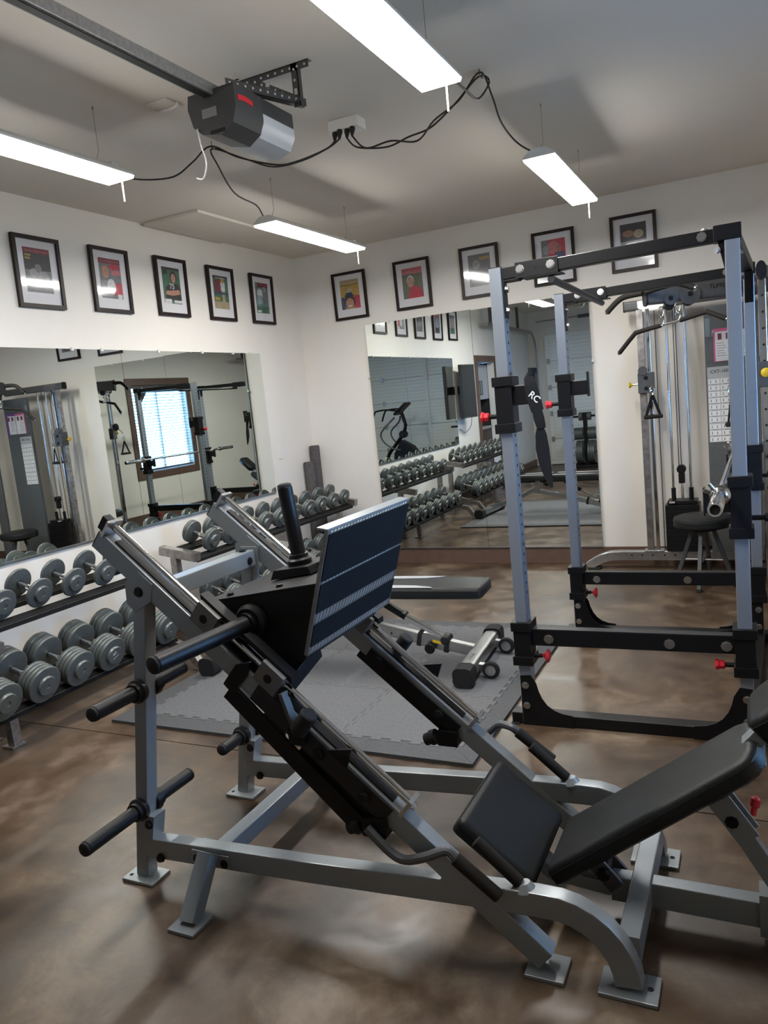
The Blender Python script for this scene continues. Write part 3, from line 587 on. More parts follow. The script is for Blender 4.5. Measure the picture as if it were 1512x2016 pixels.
# ================================================================== PUZZLE MAT
mt = thing('exercise_mat', 'grey interlocking foam floor mat with toothed border under the bench', 'mat', (1.82, -2.76, 0))
MX0, MX1, MY0, MY1, BW = .80, 2.818, -3.71, -1.80, .115
NX, NY = 3, 3; tx = (MX1-MX0-2*BW)/NX; ty = (MY1-MY0-2*BW)/NY
def teeth(a, b_, n, amp):
    """points from a to b (exclusive of b) with n dovetail teeth pushed to the left of travel"""
    a, b_ = Vector(a), Vector(b_); d = b_-a; L_ = d.length; d.normalize(); nr = Vector((-d.y, d.x)); out = [a]; p = L_/n
    for k in range(n):
        for s, o in ((.30, 0), (.245, amp), (.755, amp), (.70, 0)): out.append(a+d*(p*(k+s))+nr*o)
    return out
AMP = .022; TH = .016
def outline(x0, y0, x1, y1, e):
    """e: dict of sides with +amp (tooth outward) / -amp / 0"""
    pts = []
    for side, (a, b_) in (('s', ((x0, y0), (x1, y0))), ('e', ((x1, y0), (x1, y1))), ('n', ((x1, y1), (x0, y1))), ('w', ((x0, y1), (x0, y0)))):
        am, n = e.get(side, (0, 0))
        pts += teeth(a, b_, n, -am) if n else [Vector(a)]
    return pts
gp = .0012
for i in range(NX):
    for j in range(NY):
        x0, y0 = MX0+BW+i*tx, MY0+BW+j*ty; e = {}
        e['e'] = (AMP, 6); e['n'] = (AMP, 6); e['w'] = (-AMP, 6); e['s'] = (-AMP, 6)
        MB().prism([(q.x, q.y, 0.0008) for q in outline(x0+gp, y0+gp, x0+tx-gp, y0+ty-gp, e)], (0, 0, TH)).build('foam_tile', M['mat'], mt)
def strip(pts): MB().prism([(q[0], q[1], 0.0008) for q in pts], (0, 0, TH-.001)).build('border_strip', M['mat2'], mt)
ix0, ix1, iy0, iy1 = MX0+BW, MX1-BW, MY0+BW, MY1-BW
strip([(ix0-.002, MY0+.001), (MX1-.001, MY0+.001)] + [(ix1+.001, iy0)] + [tuple(q) for k in range(NX-1, -1, -1) for q in teeth((ix0+(k+1)*tx, iy0-gp), (ix0+k*tx, iy0-gp), 6, -AMP+.0)] + [(ix0-.002, iy0)])
strip([(ix1, MY1-.001), (MX0+.001, MY1-.001), (ix0-.001, iy1)] + [tuple(q) for k in range(NX) for q in teeth((ix0+k*tx, iy1+gp), (ix0+(k+1)*tx, iy1+gp), 6, AMP-.0)] + [(ix1, iy1)])
strip([(MX1-.001, MY0+.003), (MX1-.001, MY1-.001), (ix1+.002, MY1-.001), (ix1+gp, iy1)] + [tuple(q) for k in range(NY-1, -1, -1) for q in teeth((ix1+gp, iy0+(k+1)*ty), (ix1+gp, iy0+k*ty), 6, AMP)] + [(ix1+gp, iy0)])
strip([(MX0+.001, MY1-.003), (MX0+.001, MY0+.001), (ix0-.003, MY0+.001), (ix0-gp, iy0)] + [tuple(q) for k in range(NY) for q in teeth((ix0-gp, iy0+k*ty), (ix0-gp, iy0+(k+1)*ty), 6, -AMP)] + [(ix0-gp, iy1)])
# ================================================================== LEG PRESS
lp = thing('leg_press', 'silver grey plate-loaded leg press with black sled and pads in the foreground', 'leg press', (2.75, -4.428, 0))
YN, YF, YC = -4.718, -4.137, -4.428            # near side frame, far side frame, centre
B0, B1 = Vector((2.005, 0, 1.190)), Vector((3.375, 0, .040))
D = (B1-B0).normalized(); NRM = Vector((-D.z, 0, D.x)) if D.x > 0 and -D.z > 0 else Vector((D.z, 0, -D.x))
if NRM.z < 0: NRM = -NRM
def bp(s, y, off=0.0): q = B0 + D*s + NRM*off; return Vector((q.x, y, q.z))
BL = (B1-B0).length
def bolt(p, d, r=.011, h=.008, m=None, name='bolt', par=None):
    return MB().lathe(p, d, [(r*1.35, 0), (r*1.35, h*.3), (r, h*.3), (r, h), (r*.6, h)], 8).build(name, m or M['black'], par or lp)
for side, y, out in (('near', YN, -1), ('far', YF, 1)):
    # inclined guide beam with its foot
    g = MB().bar([bp(0, y), bp(BL, y)], .053, .066, .006, side=(0, 1, 0)).build('guide_beam', M['grey'], lp)
    MB().bar([bp(-.003, y), bp(.0, y)], .054, .067, .006, side=(0, 1, 0)).build('end_cap', M['black'], g)
    MB().box((3.375, y, .006), (.105, .10, .012), None, .003).build('foot_plate', M['grey'], lp)
    # leaning rear upright
    u = MB().bar([(2.150, y, 1.005), (1.978, y, .012)], .052, .05, .005, side=(0, 1, 0)).build('upright', M['grey'], lp)
    MB().prism([(2.105, y-.030, 1.055), (2.165, y-.030, 1.085), (2.215, y-.030, 1.045), (2.20, y-.030, .99), (2.13, y-.030, .955), (2.10, y-.030, .98)], (0, .004, 0)).build('gusset_plate', M['grey'], u)
    bolt((2.157, y-.030, 1.02), (0, -1, 0), .013, .008, M['black'], 'bolt', u)
    f = MB().box((1.982, y-.01, .006), (.135, .092, .012), None, .003).build('foot_plate', M['grey'], lp)
    MB().cyl((1.935, y-.03, .0121), (1.935, y-.03, .0126), .007, 10).build('bolt_hole', M['dots'], f)
    # base rail and its curved front leg
    pth = [(2.0, y, .122), (2.65, y, .155), (3.2, y, .192), (3.36, y, .199)] + [(3.40+.185*math.sin(t), y, .015+.185*math.cos(t)) for t in [math.radians(q) for q in (6, 18, 30, 42, 54, 66, 78, 88)]]
    r = MB().bar(pth, .05, .070, .006, side=(0, 1, 0)).build('base_rail', M['grey'], lp)
    MB().box((3.585, y, .006), (.145, .10, .012), None, .003).build('foot_plate', M['grey'], lp)
    MB().cyl((3.635, y, .0121), (3.635, y, .0127), .008, 10).build('bolt_hole', M['dots'], lp)
    MB().prism([(2.015, y-.028, .16), (2.055, y-.028, .16), (2.075, y-.028, .245), (2.035, y-.028, .245)], (0, .056, 0)).build('rail_bracket', M['grey'], u)
    bolt((2.05, y-.029, .215), (0, -1, 0), .012, .008, M['black'], 'bolt', u)
    bolt((2.08, y-.026, .10), (0, -1, 0), .012, .012, M['black'], 'bolt', r)
    # dark slide channel on the beam and the polished guide rod over it
    MB().bar([bp(.06, y, .034), bp(1.23, y, .034)], .030, .010, .002, side=(0, 1, 0)).build('slide_channel', M['black'], lp)
    rod = MB().cyl(bp(.025, y, .066), bp(1.275, y, .066), .0125, 16).build('guide_rod', M['chrome'], lp)
    for s0_, s1_ in ((.012, .022), (1.262, 1.274)): MB().bar([bp(s0_, y, .055), bp(s1_, y, .055)], .062, .062, .003, side=(0, 1, 0)).build('rod_end_plate', M['steel'], rod)
    MB().bar([bp(-.02, y, .055), bp(.012, y, .055)], .034, .05, .004, side=(0, 1, 0)).build('rod_end_block', M['black'], rod)
    bolt(bp(1.276, y, .062), D, .010, .012, M['zinc'], 'bolt', rod)
    # stop side plate, rubber bumper, fin
    yo = y + out*-.0 - .0305 if side == 'near' else y - .0305
    sp_ = MB().bar([bp(.72 if side == 'near' else .83, yo-.002, .0 if side == 'near' else -.010), bp(1.245, yo-.002, .0 if side == 'near' else -.010)], .006, .063 if side == 'near' else .050, .002, side=(0, 1, 0)).build('stop_plate', M['satin'] if side == 'near' else M['black'], lp)
    for s in ((.985, 1.16) if side == 'near' else (.88, 1.16)): bolt(bp(s, yo-.009, -.004), (0, -1, 0), .014, .006, M['dots'], 'bolt', sp_)
    yb_ = y-.055 if side == 'near' else y+.055
    MB().bar([bp(.905, y, .0), bp(.905, yb_, .0)], .05, .05, .004, up=(0, 0, 1)).build('bumper_arm', M['black'], lp)
    MB().cyl(bp(.90, yb_, .02), bp(.90, yb_, .095), .026, 18, .004).build('rubber_bumper', M['rubber'], lp)
    q = [bp(1.0, 0, .045), bp(1.055, 0, .105), bp(1.075, 0, .045)]
    MB().prism([(a.x, yb_-.004, a.z) for a in q], (0, .008, 0)).build('fin', M['black'], lp)
    # pivot block of the release lever under the beam
    MB().bar([bp(1.235, y-.045, -.055), bp(1.235, y+.03, -.055)], .075, .055, .005, up=(0, 0, 1)).build('pivot_block', M['black'], lp)
    MB().lathe(bp(1.20, y-.02, -.09), (D*-.5-NRM).normalized(), [(.026, 0), (.028, .02), (.022, .028), (.022, .045), (.014, .046)], 14).build('pivot_knob', M['rubber'], lp)
    # bent release lever with foam grip
    ys = y-.055 if side == 'near' else y+.055
    yg = y-.035 if side == 'near' else y+.02
    dz = 0.0 if side == 'near' else .075
    pth = spline([(2.90, ys, .36), (2.965, ys, .30+dz*.3), (3.01, ys, .283+dz*.6), (3.07, ys, .302+dz), (3.125, yg, .318+dz), (3.155, yg, .300+dz), (3.19, yg, .272+dz)], 5)
    lv = MB().tube(pth, .0135, 10).build('release_lever', M['darkgrey'], lp)
    MB().cyl((3.15, yg, .302+dz), (3.268, yg, .212+dz), .0185, 14, .003).build('foam_grip', M['grip_foam'], lv)
    # fixed hand grip welded to the rail
    hg = MB().cyl((3.325, y, .222), (3.305, y, .248), .014, 12).build('grip_stub', M['grey'], lp)
    MB().lathe((3.33, y, .2255), (-.15, 0, 1), [(.03, 0), (.026, .006), (.016, .02)], 14).build('weld_collar', M['grey'], hg)
    MB().cyl((3.316, y, .24), (3.20, y, .340), .0175, 14, .003).build('foam_grip', M['grip_foam'], hg)
# weight horns on the uprights
def horn(a, b_, r=.0235, flange=True, par=None, name='weight_horn'):
    a, b_ = Vector(a), Vector(b_); h = MB().cyl(a, b_, r, 20, .004).build(name, M['black'], par or lp); d = (b_-a).normalized()
    if flange: MB().lathe(a, d, [(r*1.55, -.004), (r*1.65, .002), (r*1.65, .016), (r*1.3, .022), (r*1.3, .034), (r, .036)], 20).build('flange', M['black'], h)
    MB().lathe(b_, d, [(r*.99, -.001), (r*.9, .006), (r*.55, .010)], 20).build('end_cap', M['rubber'], h)
    return h
horn((2.095, YN-.027, .690), (2.108, YN-.235, .698)); horn((2.095, YN+.027, .690), (2.108, YN+.17, .698))
horn((2.022, YN-.027, .268), (2.030, YN-.275, .272)); horn((2.022, YN+.027, .268), (2.030, YN+.21, .272))
horn((2.022, YF-.027, .268), (2.022, YF-.165, .268)); horn((2.022, YF+.027, .268), (2.022, YF+.22, .268))
horn((2.095, YF-.027, .690), (2.095, YF-.12, .692)); horn((2.095, YF+.027, .690), (2.095, YF+.22, .692))
# cross members, splayed front foot pair
MB().bar([(2.165, YN+.025, 1.0), (2.165, YF-.025, 1.0)], .055, .06, .005).build('upper_crossbar', M['grey'], lp)
for y, s in ((YF-.03, -1), (YN+.03, 1)):
    c = MB().box((2.165, y, 1.0), (.075, .008, .085), None, .002).build('crossbar_flange', M['grey'], lp)
bolt((2.165, YF-.07, 1.031), (0, 0, 1), .011, .006); bolt((2.1935, YF-.07, .995), (1, 0, 0), .011, .006)
MB().bar([(2.30, YN+.025, .128), (2.30, YF-.025, .128)], .055, .06, .005).build('lower_crossbar', M['grey'], lp)
for y, s in ((YN, -1), (YF, 1)):
    pl = MB().box((2.295, y+s*.028, .135), (.15, .006, .045), None, .002).build('clamp_plate', M['grey'], lp)
    for x in (2.24, 2.35): bolt((x, y+s*.031, .13), (0, s, 0), .011, .007, M['black'], 'bolt', pl)
    MB().box((2.295, y-s*.028, .150), (.14, .006, .03), None, .002).build('clamp_plate', M['grey'], lp)
    MB().bar([(2.302, y+s*.045, .165), (2.302, y+s*.165, .010)], .05, .055, .005, up=(1, 0, 0)).build('splayed_leg', M['grey'], lp)
    MB().box((2.303, y+s*.165, .006), (.10, .10, .012), None, .003).build('foot_plate', M['grey'], lp)
# sled: wedge box, foot plate, bearing blocks, loading horns
sl = MB().prism([(2.345, -4.665, .965), (2.755, -4.665, 1.030), (2.690, -4.665, .800), (2.585, -4.665, .757)], (0, .475, 0)).build('sled_box', M['black'], lp)
MB().prism([(2.340, -4.667, .9665), (2.758, -4.667, 1.0315), (2.758, -4.667, 1.0355), (2.340, -4.667, .9705)], (0, .479, 0)).build('top_cover', M['satin'], sl)
for x, y in ((2.42, -4.63), (2.60, -4.62)): bolt((x, y, .9665+(x-2.34)*.1555+.004), (0, 0, 1), .010, .008, M['black'], 'bolt', sl)
PT, PB = Vector((2.832, 0, 1.192)), Vector((2.716, 0, .822)); PN = Vector(((PT-PB).z, 0, -(PT-PB).x)).normalized()
y0p, y1p = -4.690, -4.125
fpl = MB().prism([(PT.x, y0p, PT.z), (PT.x, y1p, PT.z), (PB.x, y1p, PB.z), (PB.x, y0p, PB.z)], -PN*.012).build('foot_plate_tread', M['tread'], lp)
MB().prism([(PT.x, y0p-.002, PT.z), (PT.x, y1p+.002, PT.z), (PT.x-.035, y1p+.002, PT.z+.006), (PT.x-.035, y0p-.002, PT.z+.006)], (0, 0, .006)).build('top_lip', M['grey'], fpl)
def pl(u, y, off=0): q = PT + (PB-PT)*u + PN*off; return (q.x, y, q.z)
for u0, u1 in ((.03, .40), (.425, .655), (.75, .93)):
    b = MB(); b.prism([pl(u0, y0p+.006, .0005), pl(u0, y1p-.003, .0005), pl(u1, y1p-.003-.010*(u1 > .9), .0005), pl(u1, y0p+.006, .0005)], PN*.0025); b.build('grip_panel', M['grip'], fpl)
b = MB(); PLEN = (PB-PT).length
for u0, u1 in ((.405, .42), (.665, .74), (.94, .99), (.005, .025)):
    n = 27
    for k in range(n):
        y = y0p+.014+(y1p-y0p-.03)*k/n; uc = (u0+u1)/2; hu = (u1-u0)/2*.9
        b.add([pl(uc+hu, y, .0008), pl(uc+hu, y+.005, .0008), pl(uc-hu, y+.0145, .0008), pl(uc-hu, y+.0095, .0008), pl(uc, y+.006, .003), pl(uc, y+.0085, .003)], [(0, 1, 5, 4), (4, 5, 2, 3), (1, 2, 5), (0, 4, 3)])
o = b.build('tread_ridges', M['tread_hi'], fpl); o['kind'] = 'stuff'
for y in (YN, YF):
    for s in (.465, .735):
        bk = MB().bar([bp(s-.042, y-.004, .068), bp(s+.042, y-.004, .068)], .066, .075, .004, side=(0, 1, 0)).build('bearing_block', M['midgrey'], lp)
        MB().cyl(bp(s, y-.0375, .068), bp(s, y-.0385, .068), .014, 16).build('bore_hole', M['dots'], bk)
    a, b_ = bp(.42, y, .10), bp(.80, y, .10)
    MB().prism([(a.x, y-.02, a.z), (b_.x, y-.02, b_.z), (b_.x, y-.02, b_.z+.02), (a.x, y-.02, a.z+.02)], (0, .04, 0)).build('block_plate', M['black'], lp)
h = horn((2.52, -4.667, .915), (2.468, -5.045, .908), .026)
MB().lathe((2.52, -4.666, .915), (-.05, -1, 0), [(.055, 0), (.055, .015), (.045, .025)], 24).build('horn_boss', M['black'], h)
horn((2.52, -4.189, .915), (2.49, -3.86, .915), .026)
MB().prism([(2.485, -4.50, .998), (2.64, -4.50, 1.022), (2.63, -4.50, 1.045), (2.50, -4.50, 1.030)], (0, .17, 0)).build('top_horn_mount', M['black'], sl)
h = horn((2.556, -4.425, 1.036), (2.530, -4.425, 1.295), .0245)
MB().prism([(2.60, -4.44, 1.03), (2.745, -4.44, 1.05), (2.765, -4.44, 1.09)], (0, .03, 0)).build('back_web', M['black'], sl)
# hanging safety rail on the near side of the sled and its rack bar
a = lambda x, z, y=-4.752: (x, y, z)
MB().prism([a(2.445, .742), a(2.50, .805), a(2.552, .815), a(2.535, .770), a(2.50, .735), a(2.487, .698)], (0, .010, 0)).build('safety_hanger', M['black'], lp)
MB().prism([a(2.560, .640), a(2.600, .675), a(2.650, .745), a(2.680, .728), a(2.660, .66), a(2.640, .585)], (0, .010, 0)).build('safety_hanger', M['black'], lp)
MB().prism([a(2.660, .735, -4.78), a(2.672, .738, -4.78), a(2.700, .64, -4.78), a(2.692, .63, -4.78)], (0, .03, 0)).build('hanger_fin', M['darkgrey'], lp)
MB().bar([a(2.462, .722, -4.750), a(2.66, .538, -4.750), a(2.86, .352, -4.750)], .012, .058, .003, side=(0, 1, 0)).build('safety_bar', M['black'], lp)
MB().bar([bp(.93, YN, -.062), bp(1.20, YN, -.062)], .045, .062, .004, side=(0, 1, 0)).build('latch_channel', M['black'], lp)
MB().bar([bp(.80, YF, -.040), bp(1.20, YF, -.040)], .050, .040, .004, side=(0, 1, 0)).build('latch_channel', M['black'], lp)
MB().bar([(2.60, -4.47, .76), (2.60, -4.70, .70)], .05, .05, .004).build('sled_arm', M['black'], lp)
# seat, back pad and head rest
def pad(A, Bv, yc, hw0, hw1, th, name, cham0=0.0, cham1=0.0, m=M['vinyl']):
    """upholstered pad: A,B are (x,z) of the top surface ends, hw half widths, thickness downward"""
    A, Bv = Vector((A[0], 0, A[1])), Vector((Bv[0], 0, Bv[1])); t = (Bv-A); Ln = t.length; t.normalize(); n = Vector((-t.z, 0, t.x))
    if n.z < 0: n = -n
    def P(s, y, o): q = A+t*s+n*o; return (q.x, yc+y, q.z)
    c0, c1 = max(cham0, .018), max(cham1, .018)
    hw = lambda q: hw0+(hw1-hw0)*q/Ln
    half = [(0, -(hw(0)-c0)), (c0*.3, -(hw(0)-c0*.3)), (c0, -hw(c0)), (Ln-c1, -hw(Ln-c1)), (Ln-c1*.3, -(hw(Ln)-c1*.3)), (Ln, -(hw(Ln)-c1))]
    ring = half + [(q, -y) for q, y in half[::-1]]
    def ringpts(ins):
        out = []; m = len(ring)
        for i in range(m):
            p0, p1, p2 = Vector(ring[i-1]), Vector(ring[i]), Vector(ring[(i+1) % m]); d1 = (p1-p0).normalized(); d2 = (p2-p1).normalized()
            n1 = Vector((-d1.y, d1.x)); n2 = Vector((-d2.y, d2.x)); nn = (n1+n2).normalized(); out.append(p1+nn*(ins/max(.6, nn.dot(n1))))
        return out
    lv = [(.014, -th), (0.0, -th+.010), (0.0, -.018), (.004, -.008), (.013, -.0015), (.022, 0.0)]
    vs = []; k = 12
    for ins, o in lv: vs += [P(s, y, o) for s, y in ringpts(ins)]
    fs = [(i*k+j, i*k+(j+1) % k, (i+1)*k+(j+1) % k, (i+1)*k+j) for i in range(len(lv)-1) for j in range(k)]
    fs += [tuple(range(k))[::-1], tuple((len(lv)-1)*k+j for j in range(k))]
    o = MB().add(vs, fs).build(name, m, lp_root[0], smooth=50)
    sm = MB().tube([P(s, y, -.017) for s, y in ringpts(-.0005)], .0016, 5, closed=True).build('seam_piping', m, o)
    return o
lp_root = [lp]
pad((3.120, .336), (3.328, .170), YC, .195, .19, .058, 'seat_pad')
pad((3.338, .182), (3.882, .588), YC, .145, .13, .058, 'back_pad', .02, .055)
pad((3.862, .648), (4.075, .842), YC, .115, .105, .075, 'head_rest', .05, .04)
MB().bar([(3.80, YC, .47), (3.99, YC, .70)], .05, .04, .004, side=(0, 1, 0)).build('head_rest_bar', M['grey'], lp)
MB().bar([(3.40, YC, .155), (3.90, YC, .53)], .06, .04, .004, side=(0, 1, 0)).build('back_frame', M['grey'], lp)
MB().bar([(3.14, YC, .245), (3.33, YC, .10), (3.50, YC, .085)], .06, .04, .004, side=(0, 1, 0)).build('seat_frame', M['grey'], lp)
MB().bar([(3.585, YN+.02, .095), (3.585, YF-.02, .095)], .055, .075, .005).build('rear_crossbar', M['grey'], lp)
MB().bar([(3.50, YC, .085), (4.02, YC, .085)], .05, .075, .005, side=(0, 1, 0)).build('centre_rail', M['grey'], lp)
pv = MB().bar([(3.44, YC-.035, .19), (3.52, YC-.035, .10)], .012, .05, .003, side=(0, 1, 0)).build('pivot_bracket', M['darkgrey'], lp)
MB().bar([(3.44, YC+.035, .19), (3.52, YC+.035, .10)], .012, .05, .003, side=(0, 1, 0)).build('pivot_bracket', M['darkgrey'], lp)
MB().cyl((3.485, YC-.055, .14), (3.485, YC+.055, .14), .018, 14, .003).build('pivot_pin', M['black'], lp)
for y in (YC-.022, YC+.022): MB().bar([(3.795, y, .40), (3.865, y, .30)], .008, .062, .003, side=(0, 1, 0)).build('strut_bracket', M['grey'], lp)
bolt((3.825, YC-.027, .345), (0, -1, 0), .013, .008)
MB().bar([(3.84, YC, .325), (3.935, YC, .165), (3.945, YC, .11)], .034, .050, .004, side=(0, 1, 0)).build('recline_strut', M['grey'], lp)
MB().lathe((3.875, YC+.05, .33), (.2, .3, 1), [(.008, 0), (.008, .02), (.013, .025), (.013, .045), (.008, .05)], 12).build('pull_pin_knob', M['red'], lp)
MB().bar([(3.985, YC-.23, .05), (3.985, YC+.23, .05)], .06, .06, .005).build('rear_foot_bar', M['grey'], lp)
for y in (YC-.21, YC+.21): MB().box((3.985, y, .009), (.09, .06, .018), None, .003).build('rubber_foot', M['rubber'], lp)
MB().prism([(3.885, YC-.034, .03), (4.0, YC-.034, .03), (4.0, YC-.034, .15), (3.885, YC-.034, .15)], (0, .068, 0)).build('rear_bracket', M['grey'], lp)
bolt((3.93, YC-.0345, .09), (0, -1, 0), .013, .008)
# ================================================================== POWER RACK
PR = (2.932, -3.21, 0)
rk = thing('power_rack', 'grey four-post power rack with black collars and red pins on the right', 'power rack', PR)
AX, CX, NYR, FYR = 2.932, 3.850, -3.21, -1.91; CXF = 3.922; PW, PD = .054, .078
def rb(p, d, r=.0125, h=.008, par=None): return bolt(p, d, r, h, M['zinc'], 'bolt', par or rk)
def sleeve(x, y, z0, z1, name, par):
    o = MB().span((x-PW/2-.011, y-PD/2-.011, z0+.02), (x+PW/2+.011, y+PD/2+.011, z1-.02), .003).build(name, M['black'], par)
    for a, c in ((z0, z0+.042), (z1-.042, z1)): MB().span((x-PW/2-.019, y-PD/2-.019, a), (x+PW/2+.019, y+PD/2+.019, c), .003).build('collar_ring', M['black'], o)
    return o
def knob(p, d, ln, m, par, mush=True):
    """spring pin pointing along d with its pull knob"""
    p, d = Vector(p), Vector(d); o = MB().cyl(p, p+d*ln, .0105, 12, .002).build('spring_pin', M['black'], par)
    if mush: MB().lathe(p+d*ln, d, [(.006, 0), (.008, .006), (.013, .012), (.030, .022), (.032, .027), (.022, .034)], 16).build('pull_knob', m, par)
    else: MB().lathe(p+d*ln, d, [(.014, 0), (.019, .004), (.019, .022), (.024, .026), (.024, .036), (.015, .040)], 8).build('pull_knob', m, par)
    return o
for x, y in ((AX, NYR), (AX, FYR), (CX, NYR), (CXF, FYR)):
    sx = 1 if x == AX else -1; zt = 2.046 if x == AX else 2.006
    po = MB().bar([(x, y, .01), (x, y, zt)], PD, PW, .006, side=(0, 1, 0)).build('post', M['rack'], rk)
    MB().span((x-PW/2+.001, y-PD/2+.001, zt), (x+PW/2-.001, y+PD/2-.001, zt+.004), .001).build('post_cap', M['black'], po)
    b = MB()
    for k in range(31):
        z = .62+.0445*k
        if z < zt-.06:
            for d in (-1, 1): b.lathe((x+d*(PW/2-.0004), y, z), (d, 0, 0), [(.0075, 0), (.0075, .0008)], 10)
    o = b.build('adjustment_holes', M['dots'], po); o['kind'] = 'stuff'
    # foot gusset plates and bolts
    for yy in ((y-PD/2-.0045,) if y == NYR else (y-PD/2-.0045, y+PD/2+.0005)):
        pts = [(-.022, .235), (.026, .24), (.05, .20), (.058, .165), (.072, .13), (.095, .098), (.125, .076), (.16, .064), (.205, .058), (.21, .0), (-.022, .0)]
        g = MB().prism([(x+sx*a, yy, c+.001) for a, c in pts], (0, .004, 0)).build('foot_gusset', M['black'], rk)
        if yy < y:
            for z in (.192, .095): rb((x, yy, z), (0, -1, 0), .013, .010, g)
NEAR_CX = CX
for y, lab in ((NYR, 'near'), (FYR, 'far')):
    CX = NEAR_CX if y == NYR else CXF
    MB().bar([(AX-.075, y, .028), (CX+.09, y, .028)], .075, .052, .005, side=(0, 1, 0)).build('base_runner', M['black'], rk)
    for x in (AX-.06, CX+.075): MB().span((x-.02, y-.05, .0005), (x+.02, y+.05, .006), .001).build('floor_glide', M['rubber'], rk)
    # top side beam
    MB().bar([(AX+PW/2, y, 2.020), (CX+PW/2, y, 2.033)], .05, .050, .004, side=(0, 1, 0)).build('top_beam', M['black'], rk)
    br = MB().span((AX+PW/2, y-.024, 1.835), (AX+PW/2+.006, y+.024, 2.0), .001).build('angle_bracket', M['black'], rk)
    MB().span((AX+PW/2+.006, y-.03, 1.985), (AX+PW/2+.07, y+.03, 1.992), .001).build('angle_bracket', M['black'], rk)
    for z in (1.955, 1.865): rb((AX+PW/2+.006, y, z), (1, 0, 0), .013, .012, br)
    for s in (-1, 1):
        p_ = MB().span((3.018, y+s*.0285-.0035, 1.990), (3.198, y+s*.0285+.0035, 2.055), .001).build('clamp_plate', M['black'], rk)
        if s < 0:
            for x in (3.04, 3.168): rb((x, y-.032, 2.026), (0, -1, 0), .014, .009, p_)
            b = MB(); b.cyl((3.105, y-.0328, 2.024), (3.105, y-.0320, 2.024), .006, 10); b.build('plate_hole', M['dots'], p_)
    MB().span((3.05, y-.03, 1.984), (3.215, y+.03, 1.989), .001).build('bar_plate', M['black'], rk)
    cp = MB().span((CX-.065, y-.042, 2.007), (CX+PW/2+.006, y+.042, 2.064), .003).build('corner_block', M['black'], rk)
    MB().prism([(CX-.05, y-.022, 2.006), (CX-PW/2, y-.022, 2.006), (CX-PW/2, y-.022, 1.90)], (0, .044, 0)).build('corner_gusset', M['black'], rk)
    rb((CX-.105, y-.025, 2.033), (0, -1, 0), .014, .009, cp); rb((CX-.095, y, 2.0585), (0, 0, 1), .012, .008, cp); rb((CX-.05, y-.022, 1.975), (-.7, -.7, 0), .011, .008, cp)
    # lifting-bar hooks
    for x, z0, z1, hz0, hz1, lip, s in ((AX, 1.345, 1.590, 1.462, 1.543, 1.592, 1), (CX, .862, 1.110, .965, 1.046, 1.066, -1)):
        o = sleeve(x, y, z0, z1, 'hook_sleeve', rk)
        xa, xb = sorted((x+s*(PW/2+.011), x+s*(PW/2+.102)))
        MB().span((xa, y-.026, hz0), (xb, y+.026, hz1), .002).build('hook_arm', M['black'], o)
        xl, xm = sorted((x+s*(PW/2+.102), x+s*(PW/2+.110)))
        MB().span((xl, y-.026, hz0-.012), (xm, y+.026, lip), .002).build('hook_lip', M['black'], o)
        MB().span((xa, y-.027, hz1+.0005), (xb, y+.027, hz1+.0035), .001).build('wear_strip', M['worn'], o)
        knob((x-s*(PW/2+.011), y, z0+.075), (-s, 0, 0), .045, M['red'] if x == AX else M['black'], o, False)
    # safety bar between its two sleeves
    dz = 0 if y == NYR else -.055
    for x in (AX, CX):
        o = sleeve(x, y, .288+dz, .490+dz, 'safety_sleeve', rk); s = 1 if x == AX else -1
        knob((x+s*(PW/2+.011), y, .322+dz), (s, 0, 0), .040, M['red'], o, (x == AX) or y == FYR)
    sb = MB().bar([(AX+PW/2+.011, y, .414+dz), (CX-PW/2-.011, y, .414+dz)], .052, .075, .004, side=(0, 1, 0)).build('safety_bar', M['black'], rk)
    for x in (3.05, 3.56, CX-.07): rb((x, y-.026, .410+dz), (0, -1, 0), .017, .007, sb)
    MB().bar([(AX+PW/2+.02, y, .453+dz), (CX-PW/2-.02, y, .453+dz)], .050, .003, .001, side=(0, 1, 0)).build('wear_strip', M['satin'], sb)
CX = NEAR_CX
MB().cyl((3.165, NYR-.02, 1.968), (3.165, FYR+.02, 1.968), .0155, 16).build('pull_up_bar', M['satin'], rk)
for z in (2.035,): MB().bar([(CX, NYR+.04, z), (CXF, FYR-.04, z)], .05, .05, .004).build('rear_top_bar', M['black'], rk)
for y, s, gx in ((NYR+PD/2, 1, CX), (FYR-PD/2, -1, CXF)): MB().prism([(gx-.02, y, 2.006), (gx-.02, y+s*.13, 2.006), (gx-.02, y, 1.86)], (.04, 0, 0)).build('rear_gusset', M['black'], rk)
MB().bar([(CX, NYR+.045, .03), (CXF, FYR-.045, .03)], .06, .05, .004).build('rear_base_bar', M['black'], rk)
for z in (1.95, 1.87): 
    for y, gx in ((NYR, CX), (FYR, CXF)): rb((gx+PW/2, y, z), (1, 0, 0), .013, .01)
RKROT = math.radians(1.0); rk.rotation_euler = (0, 0, RKROT)
